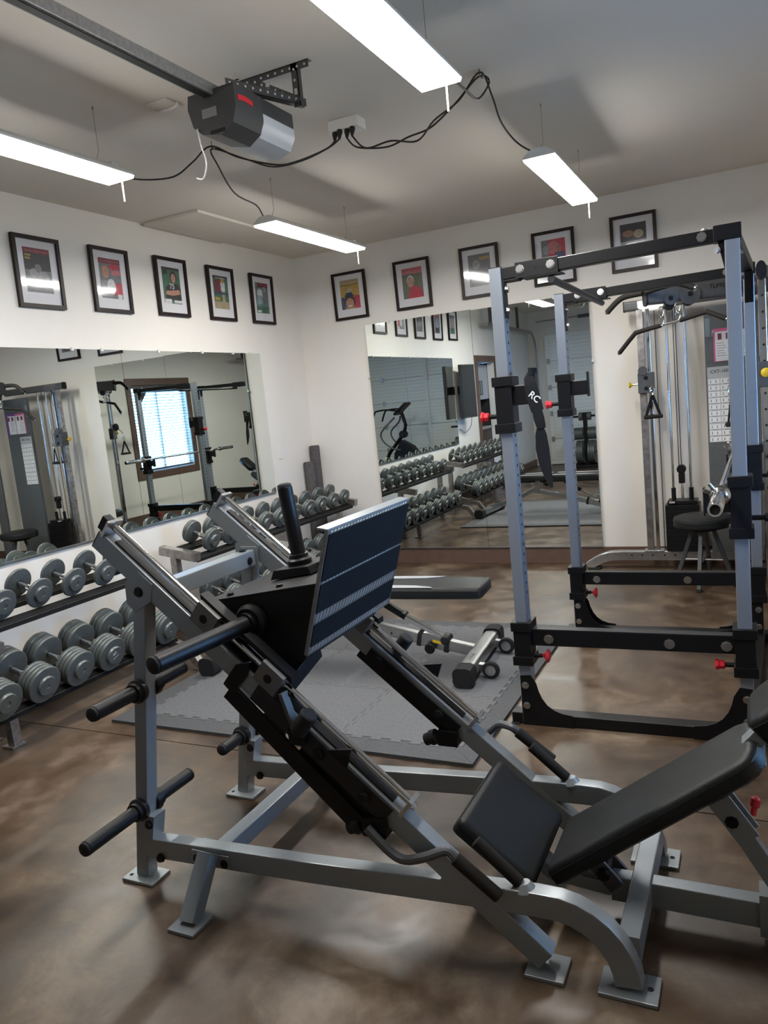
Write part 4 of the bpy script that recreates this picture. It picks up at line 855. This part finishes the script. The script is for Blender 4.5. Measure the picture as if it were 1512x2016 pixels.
# ---- olympic barbell lying in the rear hooks
bb = thing('barbell', 'chrome olympic barbell lying in the rack hooks at the right edge', 'barbell', PR)
BX, BZ = 3.786, 1.0655; BBROT = math.radians(-.6)
MB().cyl((BX, -3.40, BZ), (BX, -1.72, BZ), .0142, 16).build('shaft', M['chrome'], bb)
MB().lathe((BX, -3.27, BZ), (0, 1, 0), [(.0143, 0), (.0148, .002), (.0148, .09), (.0143, .092)], 16).build('knurling', M['steel'], bb)
for y0, d in ((-3.40, -1), (-1.72, 1)):
    s = MB().lathe((BX, y0, BZ), (0, d, 0), [(.0142, -.002), (.028, -.001), (.028, .0), (.038, .001), (.038, .012), (.030, .014), (.0252, .016), (.0252, .335), (.0235, .340), (.018, .340), (.017, .330), (.003, .330)], 24).build('sleeve', M['chrome'], bb)
    MB().cyl((BX, y0+d*.331, BZ), (BX, y0+d*.333, BZ), .0165, 16).build('end_plug', M['rubber'], s)
bb.rotation_euler = (0, 0, BBROT)
for y, l in ((-3.435, 'chrome spring clip on the near sleeve of the barbell'), (-1.70, 'chrome spring clip on the far sleeve of the barbell')):
    sc_ = thing('spring_clip', l, 'clip', PR, group='barbell spring clips')
    MB().tube([(BX+.0292*math.cos(a), y+.016*a/(4*PI), BZ+.0292*math.sin(a)) for a in [2*PI*k/16 for k in range(33)]], .0034, 6).build('coil', M['chrome'], sc_)
    for s, a in ((0, 2.2), (1, 2.75)):
        q = Vector((BX+.0292*math.cos(a), y+.016*s, BZ+.0292*math.sin(a))); e = Vector((BX+.06*math.cos(a), y+.016*s, BZ+.06*math.sin(a)))
        MB().cyl(q, e, .0068, 10, .002).build('lever_grip', M['chrome'], sc_)
    sc_.rotation_euler = (0, 0, BBROT)
# ---- lifting strap hung over the near front hook
st = thing('lifting_strap', 'black nylon lifting strap with white letters hanging from the near rack hook', 'strap', (3.055, -3.22, 1.5))
def ribbon(pts, y0, th):
    """pts: (x, z, half width, y offset) down the strap"""
    vs = []; fs = []
    for i, (x, z, hw, dy) in enumerate(pts):
        a = pts[max(0, i-1)]; c = pts[min(len(pts)-1, i+1)]; t = Vector((c[0]-a[0], c[1]-a[1])).normalized(); nx, nz = -t.y, t.x
        for s, o in ((-1, 0), (1, 0), (1, th), (-1, th)): vs.append((x+nx*hw*s, y0+dy+o, z+nz*hw*s))
    for i in range(len(pts)-1):
        for j in range(4): fs.append((4*i+j, 4*i+(j+1) % 4, 4*i+4+(j+1) % 4, 4*i+4+j))
    fs += [(0, 1, 2, 3), (4*len(pts)-4, 4*len(pts)-3, 4*len(pts)-2, 4*len(pts)-1)]
    return MB().add(vs, fs)
ribbon([(3.048, 1.597, .006, .02), (3.050, 1.575, .020, .005), (3.058, 1.535, .027, 0), (3.070, 1.475, .029, 0), (3.080, 1.43, .026, 0)], -3.268, .006).build('padded_end', M['nylon'], st)
ribbon([(3.076, 1.447, .020, -.001), (3.084, 1.40, .023, -.003), (3.09, 1.368, .020, -.002), (3.092, 1.355, .017, 0)], -3.266, .004).build('webbing', M['nylon'], st)
ribbon([(3.086, 1.37, .012, 0), (3.086, 1.33, .024, .002), (3.088, 1.27, .029, .004), (3.094, 1.21, .026, .003), (3.105, 1.15, .017, .002), (3.118, 1.10, .006, 0)], -3.264, .005).build('webbing_tail', M['nylon'], st)
ribbon([(3.050, 1.5985, .016, .0), (3.066, 1.5985, .016, .0)], -3.262, .09).build('hook_loop', M['nylon'], st)
text('lettering', 'RC', .040, frame_mtx((3.071, -3.2690, 1.490), (.72, 0, -.69), (.69, 0, .72)), M['text_white'], st, .0003)
# ================================================================== ADJUSTABLE BENCH
bn = thing('adjustable_bench', 'silver adjustable bench with black and grey pads on the mat', 'bench', (1.70, -2.615, .0172))
BY = -2.615; z0 = .0172
def capsule_bar(x, half, m, name):
    o = MB().bar([(x, BY-half, z0+.060), (x, BY+half, z0+.060)], .092, .078, .026).build(name, m, bn)
    for s in (-1, 1): MB().bar([(x, BY+s*(half-.02), z0+.0552), (x, BY+s*(half+.055), z0+.0550), (x, BY+s*(half+.075), z0+.0548)], .108, .108, .03).build('rubber_cap', M['rubber'], o)
    return o
ff = capsule_bar(2.475, .315, M['steel'], 'front_foot')
b = MB(); sw = [(2.475+.012*math.sin(3*k), BY-.22+.014*k, z0+.0997) for k in range(8)]; b.tube(sw, .0015, 5); b.tube([(2.462+.0*k, BY-.20+.02*k, z0+.0995) for k in range(3)], .0012, 5); b.build('badge', M['inkgrey'], ff)
for s in (-1, 1):
    y = BY+s*.20
    MB().prism([(2.51, y-.018, z0+.03), (2.51, y-.018, z0+.075), (2.60, y-.018, z0+.065), (2.60, y-.018, z0+.035)], (0, .036, 0)).build('caster_bracket', M['steel'], bn)
    wl = MB().lathe((2.59, y-.045, z0+.049), (0, 1, 0), [(.030, 0), (.044, .004), (.048, .010), (.048, .020), (.044, .026), (.030, .026)], 24).build('caster_wheel', M['rubber'], bn)
    MB().cyl((2.59, y-.047, z0+.049), (2.59, y-.046, z0+.049), .028, 20).build('wheel_hub', M['steel'], wl)
    bolt((2.59, y-.047, z0+.049), (0, -1, 0), .008, .006, M['zinc'], 'axle_bolt', wl)
rf = capsule_bar(.885, .30, M['steel'], 'rear_foot')
HX, HZ = 1.52, .335
MB().bar([(2.44, BY, z0+.075), (HX-.04, BY, HZ-.03)], .062, .062, .012, side=(0, 1, 0)).build('front_beam', M['steel'], bn)
b = MB()
for k in range(9): b.cyl((1.63+.055*k, BY-.0325, .275-.0135*k), (1.63+.055*k, BY-.031, .275-.0135*k), .0065, 8)
b.build('beam_holes', M['dots'], bn)['kind'] = 'stuff'
for x in (2.13, 2.29): MB().bar([(x-.012, BY, .163-.228*(x-2.13)), (x+.012, BY, .158-.228*(x-2.13))], .084, .084, .016, side=(0, 1, 0)).build('slider_band', M['rubber'], bn)
MB().bar([(2.14, BY, .160), (2.28, BY, .128)], .074, .074, .012, side=(0, 1, 0)).build('slider_sleeve', M['steel'], bn)
MB().prism([(2.21, BY-.038, .163), (2.275, BY-.038, .148), (2.275, BY-.038, .132), (2.21, BY-.038, .147)], (0, .0006, 0)).build('warning_label', M['yellow'], bn)
MB().lathe((2.20, BY-.037, .118), (0, -1, 0), [(.010, 0), (.010, .02), (.030, .024), (.031, .034), (.026, .040)], 20).build('lock_knob', M['black'], bn)
MB().bar([(.90, BY, z0+.08), (1.25, BY, .20), (HX, BY, HZ)], .062, .062, .012, side=(0, 1, 0)).build('rear_beam', M['steel'], bn)
MB().bar([(HX, BY, HZ-.06), (HX+.02, BY, .42)], .07, .06, .008, side=(0, 1, 0)).build('hinge_post', M['steel'], bn)
MB().bar([(2.02, BY, .305), (2.29, BY, .150)], .036, .030, .005, side=(0, 1, 0)).build('support_strut', M['chrome'], bn)
MB().bar([(1.86, BY, .405), (2.05, BY, .287)], .044, .036, .006, side=(0, 1, 0)).build('strut_arm', M['satin'], bn)
MB().cyl((2.04, BY-.035, .30), (2.04, BY+.035, .30), .016, 14, .003).build('strut_pivot', M['black'], bn)
MB().lathe((2.285, BY-.045, .158), (0, 1, 0), [(.02, 0), (.027, .005), (.027, .085), (.02, .09)], 18).build('strut_clevis', M['satin'], bn)
MB().bar([(1.60, BY, .413), (2.30, BY, .413)], .05, .03, .004, side=(0, 1, 0)).build('back_support', M['satin'], bn)
MB().bar([(1.30, BY, .413), (1.60, BY, .413)], .05, .03, .004, side=(0, 1, 0)).build('seat_support', M['satin'], bn)
lp_root[0] = bn
pad((1.735, .495), (2.545, .490), BY, .150, .135, .066, 'back_pad', .03, .03)
pad((1.325, .495), (1.705, .497), BY, .125, .150, .066, 'seat_pad', .03, .03)
for s in (-1, 1):
    MB().prism([(1.75, BY+s*.141, .4953), (1.75, BY+s*.085, .4953), (2.0, BY+s*.075, .494), (2.16, BY+s*.085, .493), (2.25, BY+s*.115, .4925), (2.27, BY+s*.134, .492)], (0, 0, .0025)).build('grey_panel', M['vinyl_grey'], bn)
    MB().prism([(1.35, BY+s*.115, .4955), (1.35, BY+s*.07, .4955), (1.69, BY+s*.08, .497), (1.69, BY+s*.142, .497)], (0, 0, .0025)).build('grey_panel', M['vinyl_grey'], bn)
bn.rotation_euler = (0, 0, math.radians(4.6))
# ================================================================== STOOL
so = thing('stool', 'round black padded stool on four grey legs behind the rack', 'stool', (3.555, -.68, 0))
SX, SY = 3.555, -.68
MB().lathe((SX, SY, .436), (0, 0, 1), [(.15, -.004), (.188, 0), (.197, .010), (.198, .052), (.193, .067), (.170, .077), (.08, .082), (.01, .083)], 36).build('cushion', M['vinyl'], so)
MB().lathe((SX, SY, .478), (0, 0, 1), [(.1982, 0), (.200, .003), (.200, .006), (.1982, .009)], 36, cap=False).build('piping', M['vinyl'], so)
MB().cyl((SX, SY, .412), (SX, SY, .4315), .11, 24, .003).build('seat_plate', M['black'], so)
for a in (-98, -8, 82, 172):
    a = math.radians(a); c, s = math.cos(a), math.sin(a)
    l = MB().bar([(SX+.07*c, SY+.07*s, .411), (SX+.205*c, SY+.205*s, .006)], .028, .028, .004, up=(-s, c, 0)).build('leg', M['darkgrey'], so)
    MB().bar([(SX+.204*c, SY+.204*s, .02), (SX+.2085*c, SY+.2085*s, .0005)], .033, .033, .004, up=(-s, c, 0)).build('foot_cap', M['rubber'], l)
    MB().cyl((SX+.145*c, SY+.145*s, .19), (SX-.0*c, SY-.0*s, .19), .007, 8).build('stretcher', M['worn'], so)
# ================================================================== FUNCTIONAL TRAINER (corner cable machine)
ft = thing('cable_trainer', 'grey corner cable machine with chrome columns and lat bar at right', 'cable machine', (3.9, -.5, 0))
def ftb(b, n, m, par=None): return b.build(n, m, par or ft)
# left arm: curved base, column, guide tube, weight stack
lb = ftb(MB().bar([(2.64, -.20, .022), (2.69, -.20, .060), (2.75, -.20, .092), (2.82, -.20, .112), (2.90, -.20, .116), (3.95, -.20, .116)], .07, .078, .012, side=(0, 1, 0)), 'base_tube', M['steel'])
ftb(MB().span((2.635, -.245, .001), (2.74, -.155, .02), .006), 'rubber_foot', M['rubber'])
b = MB()
for x in (2.99, 3.07, 3.15, 3.24, 3.32): b.cyl((x, -.2365, .122), (x, -.2352, .122), .007, 8)
ftb(b, 'base_bolts', M['dots'], lb)['kind'] = 'stuff'
ftb(MB().span((3.09, -.26, .156), (3.24, -.16, .165), .003), 'column_flange', M['steel'])
ftb(MB().bar([(3.140, -.22, .165), (3.140, -.22, 2.035)], .05, .05, .004), 'column', M['worn'])
gt = ftb(MB().bar([(3.197, -.235, .165), (3.197, -.235, 2.035)], .028, .028, .006), 'guide_tube', M['chrome'])
b = MB()
for k in range(20): b.cyl((3.1145, -.225, .35+.085*k), (3.1135, -.225, .35+.085*k), .006, 8)
ftb(b, 'pin_holes', M['dots'], gt)['kind'] = 'stuff'
tb = ftb(MB().bar([(3.03, -.21, 2.070), (3.98, -.21, 2.070)], .06, .075, .016, side=(0, 1, 0)), 'top_beam', M['darkgrey'])
ftb(MB().bar([(3.024, -.21, 2.070), (3.031, -.21, 2.070)], .064, .080, .016, side=(0, 1, 0)), 'end_cap', M['black'], tb)
ftb(MB().prism([(3.13, -.245, 2.10), (3.30, -.245, 2.10), (3.33, -.245, 2.06), (3.30, -.245, 2.02), (3.17, -.245, 2.015), (3.13, -.245, 2.05)], (0, .006, 0)), 'pulley_plate', M['steel'], tb)
tr = ftb(MB().span((3.11, -.285, 1.405), (3.225, -.19, 1.56), .004), 'trolley', M['darkgrey'])
ftb(MB().prism([(3.15+.035*math.cos(a), -.292, 1.575+.035*math.sin(a)) for a in [2*PI*k/14 for k in range(14)]], (0, .006, 0)), 'pulley_disc', M['darkgrey'], tr)
ftb(MB().cyl((3.11, -.235, 1.475), (3.065, -.235, 1.475), .009, 10), 'pull_pin', M['chrome'], tr)
ftb(MB().lathe((3.068, -.235, 1.475), (-1, 0, 0), [(.010, 0), (.012, .012), (.024, .022), (.024, .028), (.016, .032)], 14), 'pin_knob', M['yellow'], tr)
for z in (1.44, 1.52): bolt((3.17, -.286, z), (0, -1, 0), .012, .008, M['black'], 'bolt', tr)
def cable(x, y, z0_, z1_, r=.0032): ftb(MB().cyl((x, y, z0_), (x, y, z1_), r, 6), 'cable', M['cord'])
cable(3.247, -.24, .17, 2.03); cable(3.375, -.23, .82, 2.03); cable(3.392, -.23, .82, 2.03)
for x in (3.327, 3.455): ftb(MB().cyl((x, -.22, .16), (x, -.22, 2.032), .0095, 12), 'guide_rod', M['chrome'])
for k in range(10): ftb(MB().span((3.268, -.315, .168+.0365*k), (3.515, -.125, .168+.0365*k+.0345), .002), 'weight_plate', M['black'])
wt_ = ftb(MB().span((3.285, -.295, .535), (3.50, -.145, .562), .003), 'top_plate', M['black'])
for x in (3.327, 3.455): ftb(MB().cyl((x, -.22, .562), (x, -.22, .655), .017, 12, .002), 'guide_bush', M['black'], wt_)
ftb(MB().cyl((3.391, -.22, .562), (3.391, -.22, .69), .010, 10), 'selector_stem', M['chrome'], wt_)
ftb(MB().span((3.368, -.245, .69), (3.414, -.20, .77), .006), 'pulley_housing', M['black'], wt_)
ftb(MB().cyl((3.391, -.25, .80), (3.391, -.195, .80), .034, 18, .004), 'pulley_wheel', M['black'], wt_)
ftb(MB().span((3.30, -.316, .548), (3.34, -.2955, .558)), 'weight_label', M['card'], wt_)
# shrouds and centre post
sh = ftb(MB().prism([(3.592, -.27, .16), (3.95, -.30, .16), (3.95, -.30, 1.99), (3.592, -.27, 1.99)], (0, .03, 0)), 'shroud', M['shroud'])
ftb(MB().prism([(4.30, -.62, .16), (4.25, -1.05, .16), (4.25, -1.05, 1.99), (4.30, -.62, 1.99)], (.03, 0, 0)), 'shroud', M['shroud'])
ftb(MB().bar([(4.10, -.42, .02), (4.10, -.42, 2.12)], .11, .09, .01, up=(.7, -.7, 0)), 'centre_post', M['darkgrey'])
ftb(MB().prism([(3.95, -.16, .001), (4.3, -.16, .001), (4.34, -.60, .001), (4.22, -.62, .001), (4.0, -.5, .001), (3.90, -.3, .001)], (0, 0, .06)), 'base_shoe', M['black'])
# boom with its pulleys, chin-up handles and lat bar
p0, p1 = Vector((4.12, -.40, 2.085)), Vector((3.262, -.83, 2.072)); dB = (p1-p0).normalized(); sB = Vector((-dB.y, dB.x, 0))
bm_ = ftb(MB().bar([p0, p1], .072, .125, .033), 'boom', M['darkgrey'])
ftb(MB().bar([p1, p1+dB*.012], .082, .138, .038), 'end_cap', M['black'], bm_)
q = p0.lerp(p1, .40) - sB*0
sd = Vector((dB.y, -dB.x, 0)); sd = sd if sd.y < 0 else -sd
text('lettering', 'TUFFSTUFF', .040, frame_mtx(tuple(p0.lerp(p1, .46)+sd*.0365+Vector((0, 0, .012))), tuple(-dB), (0, 0, 1)), M['dots'], bm_, .0005, italic=.25)
for k, (f, r) in enumerate(((.70, .072), (.84, .045))):
    c = p0.lerp(p1, f)-Vector((0, 0, .035 if k else .02)); dpl = ftb(MB().cyl(c+sd*.038, c+sd*.044, r, 24), 'pulley_disc', M['darkgrey'], bm_)
    bolt(c+sd*.044, sd, .013, .008, M['black'], 'bolt', dpl)
    ftb(MB().cyl(c-Vector((0, 0, .045))-sd*.02, c-Vector((0, 0, .045))+sd*.02, .032, 20, .004), 'pulley_wheel', M['black'], bm_)
hb = ftb(MB().tube(spline([(3.235, -.80, 2.100), (3.12, -.79, 2.092), (3.062, -.785, 2.066), (2.99, -.78, 2.002)], 4), .020, 12), 'chin_handle', M['grip_foam'])
ftb(MB().lathe((2.99, -.78, 2.002), (-.74, 0, -.66), [(.012, 0), (.012, .008), (.006, .012)], 12), 'handle_tip', M['chrome'], hb)
hb = ftb(MB().tube(spline([(3.268, -.875, 2.095), (3.34, -.90, 2.106), (3.44, -.915, 2.120), (3.50, -.92, 2.110), (3.575, -.92, 2.075)], 4), .020, 12), 'chin_handle', M['grip_foam'])
ftb(MB().lathe((3.575, -.92, 2.075), (.9, 0, -.35), [(.018, 0), (.021, .006), (.021, .014), (.012, .02)], 14), 'handle_tip', M['chrome'], hb)
def carabiner(x, y, z, l=.075, w=.018):
    b = MB(); b.tube([(x+w*math.sin(a)*(1 if math.cos(a) > 0 else .7), y, z-l/2+l/2*math.cos(a)) for a in [2*PI*k/14 for k in range(14)]], .0036, 6, closed=True); return ftb(b, 'carabiner', M['chrome'])
carabiner(3.352, -.79, 1.992); carabiner(3.352, -.79, 1.925, .06); carabiner(3.462, -.83, 2.008); carabiner(3.462, -.83, 1.945, .06)
lt = thing('lat_bar', 'black gripped lat pulldown bar hanging from the cable machine boom', 'bar', (3.41, -.81, 1.87))
LBP = [Vector((3.042, -.66, 1.716)), Vector((3.165, -.70, 1.842)), Vector((3.345, -.77, 1.868)), Vector((3.475, -.82, 1.883)), Vector((3.643, -.88, 1.913)), Vector((3.76, -.92, 1.850))]
MB().tube([LBP[1].lerp(LBP[2], .8), LBP[2], LBP[3], LBP[3].lerp(LBP[4], .2)], .011, 12).build('bare_shaft', M['chrome'], lt)
for pth, e in ((spline([LBP[2], LBP[1].lerp(LBP[2], .12), LBP[1].lerp(LBP[0], .1), LBP[0]], 4), LBP[0]), (spline([LBP[3], LBP[4].lerp(LBP[3], .1), LBP[4].lerp(LBP[5], .12), LBP[5]], 4), LBP[5])):
    g = MB().tube(pth, .016, 12).build('rubber_grip', M['grip_foam'], lt)
    MB().lathe(pth[-1], pth[-1]-pth[-2], [(.012, 0), (.012, .008), (.007, .013)], 12).build('bar_tip', M['chrome'], g)
# right arm, running towards the viewer along the right wall side
ftb(MB().bar([(4.12, -.62, .116), (4.00, -1.62, .116), (3.99, -1.72, .085), (3.985, -1.78, .04)], .07, .078, .012, up=(0, 0, 1)), 'base_tube', M['steel'])
ftb(MB().span((3.945, -1.80, .001), (4.03, -1.70, .02), .006), 'rubber_foot', M['rubber'])
ftb(MB().bar([(4.13, -.50, 2.07), (3.965, -1.44, 2.062)], .06, .075, .016), 'top_beam', M['darkgrey'])
cp = ftb(MB().prism([(3.965+.029*math.cos(a), -1.462, 2.068+.052*math.sin(a)) for a in [2*PI*k/20 for k in range(20)]], (0, .02, 0)), 'end_cap', M['black'])
gt = ftb(MB().bar([(3.974, -1.40, .155), (3.966, -1.40, 2.02)], .046, .05, .008, up=(0, 1, 0)), 'column', M['chrome'])
b = MB()
for k in range(18): b.cyl((3.976-.0043*(.3+.094*k), -1.4265, .33+.094*k), (3.976-.0043*(.3+.094*k), -1.4252, .33+.094*k), .0075, 8)
ftb(b, 'pin_holes', M['dots'], gt)['kind'] = 'stuff'
tr = ftb(MB().span((3.935, -1.44, 1.40), (4.01, -1.37, 1.55), .004), 'trolley', M['darkgrey'])
ftb(MB().lathe((3.975, -1.44, 1.485), (0, -1, 0), [(.010, 0), (.010, .03), (.027, .036), (.027, .046), (.02, .05)], 18), 'pin_knob', M['yellow'], tr)
ftb(MB().cyl((3.90, -1.41, 1.56), (3.90, -1.40, 1.56), .05, 20), 'pulley_disc', M['darkgrey'], tr)
for x, y in ((4.03, -1.0), (4.05, -.86)): ftb(MB().cyl((x, y, .16), (x, y, 2.03), .0095, 12), 'guide_rod', M['chrome'])
for k in range(10): ftb(MB().span((3.95, -1.06, .168+.0365*k), (4.13, -.80, .168+.0365*k+.0345), .002), 'weight_plate', M['black'])
# placard, booklet and strip on the left shroud
pc = thing('exercise_placard', 'grey placard of twenty white exercise panels on the cable machine shroud', 'placard', (3.68, -.285, 1.27))
SL = -.03/.358
def shp(x, z, o=.0): return (x, -.2705+SL*(x-3.592)-o, z)
def quad3(x0_, x1_, z0_, z1_, o, t_): 
    return MB().prism([shp(x0_, z0_, o), shp(x1_, z0_, o), shp(x1_, z1_, o), shp(x0_, z1_, o)], (0, -t_, 0))
quad3(3.602, 3.772, .995, 1.55, .001, .002).build('backing', M['card'], pc)
for i in range(10):
    for j in range(2):
        xa = 3.607+.083*j; za = 1.462-.0468*i - (.006 if i > 6 else 0)
        pn = quad3(xa, xa+.077, za-.036, za, .0035, .001).build('exercise_panel', M['paper'], pc)
        b = MB()
        for k in range(2):
            xx = xa+.016+.036*k; b.add([shp(xx+c*.004, za-.018+d*.011, .0048) for c, d in ((-1, -1), (1, -1), (.6, .2), (1.2, .8), (-1.2, .8), (-.6, .2))], [tuple(range(6))])
        b.add([shp(xa+c, za-.0405+d, .0048) for c, d in ((.018, -.0015), (.06, -.0015), (.06, .0015), (.018, .0015))], [(0, 1, 2, 3)])
        b.build('figure_print', M['inkgrey'], pn)
text('lettering', 'CXT-100', .032, frame_mtx(shp(3.685, 1.515, .0036), (1, SL, 0), (0, 0, 1)), M['ink'], pc, .0003)
bk = thing('workout_booklet', 'open pink and purple workout booklet hung on the cable machine', 'booklet', (3.79, -.30, 1.7))
for x0_, x1_, m_ in ((3.652, 3.790, M['pink']), (3.792, 3.932, M['purple'])):
    cv = quad3(x0_, x1_, 1.585, 1.822, .002, .002).build('cover', m_, bk)
    pg = quad3(x0_+(.012 if m_ is M['pink'] else .004), x1_-(.002 if m_ is M['pink'] else .03), 1.588, 1.80, .0045, .002).build('page', M['paper'], bk)
    for k in range(2): MB().add([shp(x0_+.03+.055*k+c, 1.742+d, .0070) for c, d in ((0, 0), (.026, 0), (.026, .045), (0, .045))], [(0, 1, 2, 3)]).build('photo_print', ink('maroon', K['maroon']), pg)
    b = MB()
    for k in range(6): b.add([shp(x0_+.022+c, 1.715-.018*k+d, .0070) for c, d in ((0, 0), (.05+.008*(k % 3), 0), (.05+.008*(k % 3), .004), (0, .004))], [(0, 1, 2, 3)])
    b.build('text_lines', M['inkgrey'], pg)
MB().tube([(3.66, -.292, 1.80), (3.648, -.297, 1.81), (3.645, -.297, 1.77)], .003, 6).build('page_ribbon', M['paper'], bk)
lbs = quad3(3.597, 3.632, 1.772, 1.905, .001, .001).build('warning_strip', mat('strip_blue', (.16, .20, .23), .5), sh)
# stirrup handles
def stirrup(x, y, z, label, rz):
    t_ = thing('stirrup_handle', label, 'handle', (x, y, z), rz, group='stirrup cable handles'); t_.rotation_euler = (0, 0, 0); ROOTM[t_.name] = Matrix.Translation((x, y, z))
    MB().tube([(x+.012*math.sin(a), y, z+.02*math.cos(a)) for a in [2*PI*k/12 for k in range(12)]], .0035, 6, closed=True).build('ring', M['chrome'], t_)
    for s in (-1, 1): MB().bar([(x, y, z-.018), (x+s*.052, y, z-.175)], .004, .022, .001, up=(1, 0, 0)).build('strap', M['nylon'], t_)
    MB().cyl((x-.068, y, z-.183), (x+.068, y, z-.183), .0155, 14, .003).build('grip', M['grip_foam'], t_)
    t_.rotation_euler = (0, 0, rz)
stirrup(3.215, -.315, 1.405, 'black stirrup handle clipped to the left column of the cable machine', .3)
stirrup(3.785, -1.40, 1.38, 'black stirrup handle hanging behind the right rack posts', 1.2)
for x, y, z in ((3.215, -.315, 1.435),): carabiner(x, y, z+.012, .06)
carabiner(3.785, -1.40, 1.43, .07)
ftb(MB().tube(spline([(3.785, -1.40, 1.465), (3.83, -1.40, 1.51), (3.88, -1.405, 1.555)]), .004, 6), 'cable', M['cord'])
# white cable ties on the floor by the stool
tag(MB().tube(spline([(3.66, -.50, .012), (3.74, -.52, .055), (3.84, -.50, .05), (3.86, -.47, .10), (3.88, -.46, .25), (3.87, -.45, .36)]), .005, 7).build('white_cable', M['white']), 'white cable trailing on the floor behind the stool', 'cable')
# ================================================================== SEEN IN THE MIRRORS: back of the room
el = thing('ski_elliptical', 'black elliptical trainer standing before the garage door', 'elliptical', (2.55, -7.55, 0))
EY = -7.55
for s in (-1, 1):
    y = EY+s*.24
    MB().tube(spline([(2.42, EY+s*.10, 1.33), (2.62, y, 1.38), (2.84, y, 1.37), (2.90, y, 1.33), (2.98, y, 1.15)], 5), .018, 10).build('fixed_handle', M['grip_foam'], el)
    MB().tube(spline([(2.52, EY+s*.14, 1.22), (2.60, y, 1.12), (2.78, y, .96), (2.80, y, .84), (2.70, y, .70), (2.52, y, .60), (2.40, y, .58)], 5), .017, 10).build('swing_arm', M['darkgrey'], el)
    MB().bar([(2.05, y, .22), (2.60, y, .30), (3.25, y, .20)], .05, .05, .01, side=(0, 1, 0)).build('pedal_rail', M['darkgrey'], el)
    MB().bar([(2.75, y, .31), (3.08, y, .28)], .13, .04, .015, side=(0, 1, 0)).build('pedal', M['rubber'], el)
MB().tube(spline([(2.42, EY, 1.30), (2.38, EY, 1.15), (2.36, EY, 1.03), (2.44, EY, .86), (2.60, EY, .68), (2.78, EY, .48), (2.88, EY, .2)], 5), .036, 12).build('mast', M['black'], el)
MB().box((2.40, EY, 1.375), (.34, .30, .05), Matrix.Rotation(math.radians(38), 3, 'Y'), .015).build('console', M['black'], el)
MB().lathe((2.42, EY-.07, .87), (0, 1, 0), [(.06, 0), (.075, .01), (.075, .13), (.06, .14)], 20).build('pivot_hub', M['black'], el)
MB().prism([(2.22, EY-.09, .62), (2.45, EY-.09, .76), (2.62, EY-.09, .50), (2.66, EY-.09, .12), (2.10, EY-.09, .10), (2.08, EY-.09, .42)], (0, .18, 0)).build('drive_housing', M['black'], el)
MB().bar([(2.05, EY, .06), (3.55, EY, .06)], .10, .08, .02, side=(0, 1, 0)).build('base_beam', M['darkgrey'], el)
for x in (2.08, 3.50): MB().bar([(x, EY-.30, .03), (x, EY+.30, .03)], .08, .055, .02).build('floor_bar', M['darkgrey'], el)
# plate tree with its plates
TX, TY = 1.14, -7.75
pt = thing('plate_tree', 'black weight plate tree loaded with iron plates near the garage door', 'plate tree', (TX, TY, 0))
MB().bar([(TX, TY, .05), (TX, TY, 1.0)], .07, .07, .006).build('post', M['black'], pt)
for s in (-1, 1): MB().bar([(TX-.25, TY+s*.22, .03), (TX+.25, TY+s*.22, .03)], .06, .06, .006, side=(0, 1, 0)).build('base_rail', M['black'], pt)
MB().bar([(TX, TY-.22, .03), (TX, TY+.22, .03)], .06, .055, .006).build('base_rail', M['black'], pt)
for z, r, n, th, nm in ((.93, .075, 3, .02, 'small'), (.62, .112, 8, .024, 'middle sized'), (.28, .215, 3, .04, 'large')):
    for s in (-1, 1):
        MB().cyl((TX+s*.035, TY, z), (TX+s*.33, TY, z), .02, 14, .003).build('peg', M['black'], pt)
        for k in range(n):
            MB_ = MB().lathe((TX+s*(.045+k*(th+.001)), TY, z), (s, 0, 0), [(.0205, 0), (r*.45, .0), (r*.5, th*.25), (r*.85, th*.25), (r*.88, 0), (r*.98, 0), (r, .003), (r, th-.003), (r*.98, th), (r*.88, th), (r*.85, th*.75), (r*.5, th*.75), (r*.45, th), (.0205, th)], 24, cap=False)
            tag(MB_.build('weight_plate', M['iron']), '%s iron plate, %s from the post, %s peg of plate tree' % (nm, ORD[k], 'right' if s > 0 else 'left'), 'weight plate', '%s plates on the %s peg' % (nm, 'right' if s > 0 else 'left'))
# grip roller with yellow ends on the floor past the racks
t = thing('push_up_wheel', 'small yellow hubbed exercise wheel on the floor near the niche', 'wheel', (1.0, -5.3, .08))
MB().lathe((.98, -5.3, .081), (0, 1, 0), [(.03, -.02), (.078, -.018), (.08, 0), (.078, .018), (.03, .02)], 24).build('tyre', M['rubber'], t)
for s in (-1, 1):
    MB().cyl((.98, -5.3+s*.022, .081), (.98, -5.3+s*.03, .081), .035, 18, .003).build('hub', M['yellow'], t)
    MB().cyl((.98, -5.3+s*.03, .081), (.98, -5.3+s*.14, .081), .016, 12, .003).build('grip', M['grip_foam'], t)
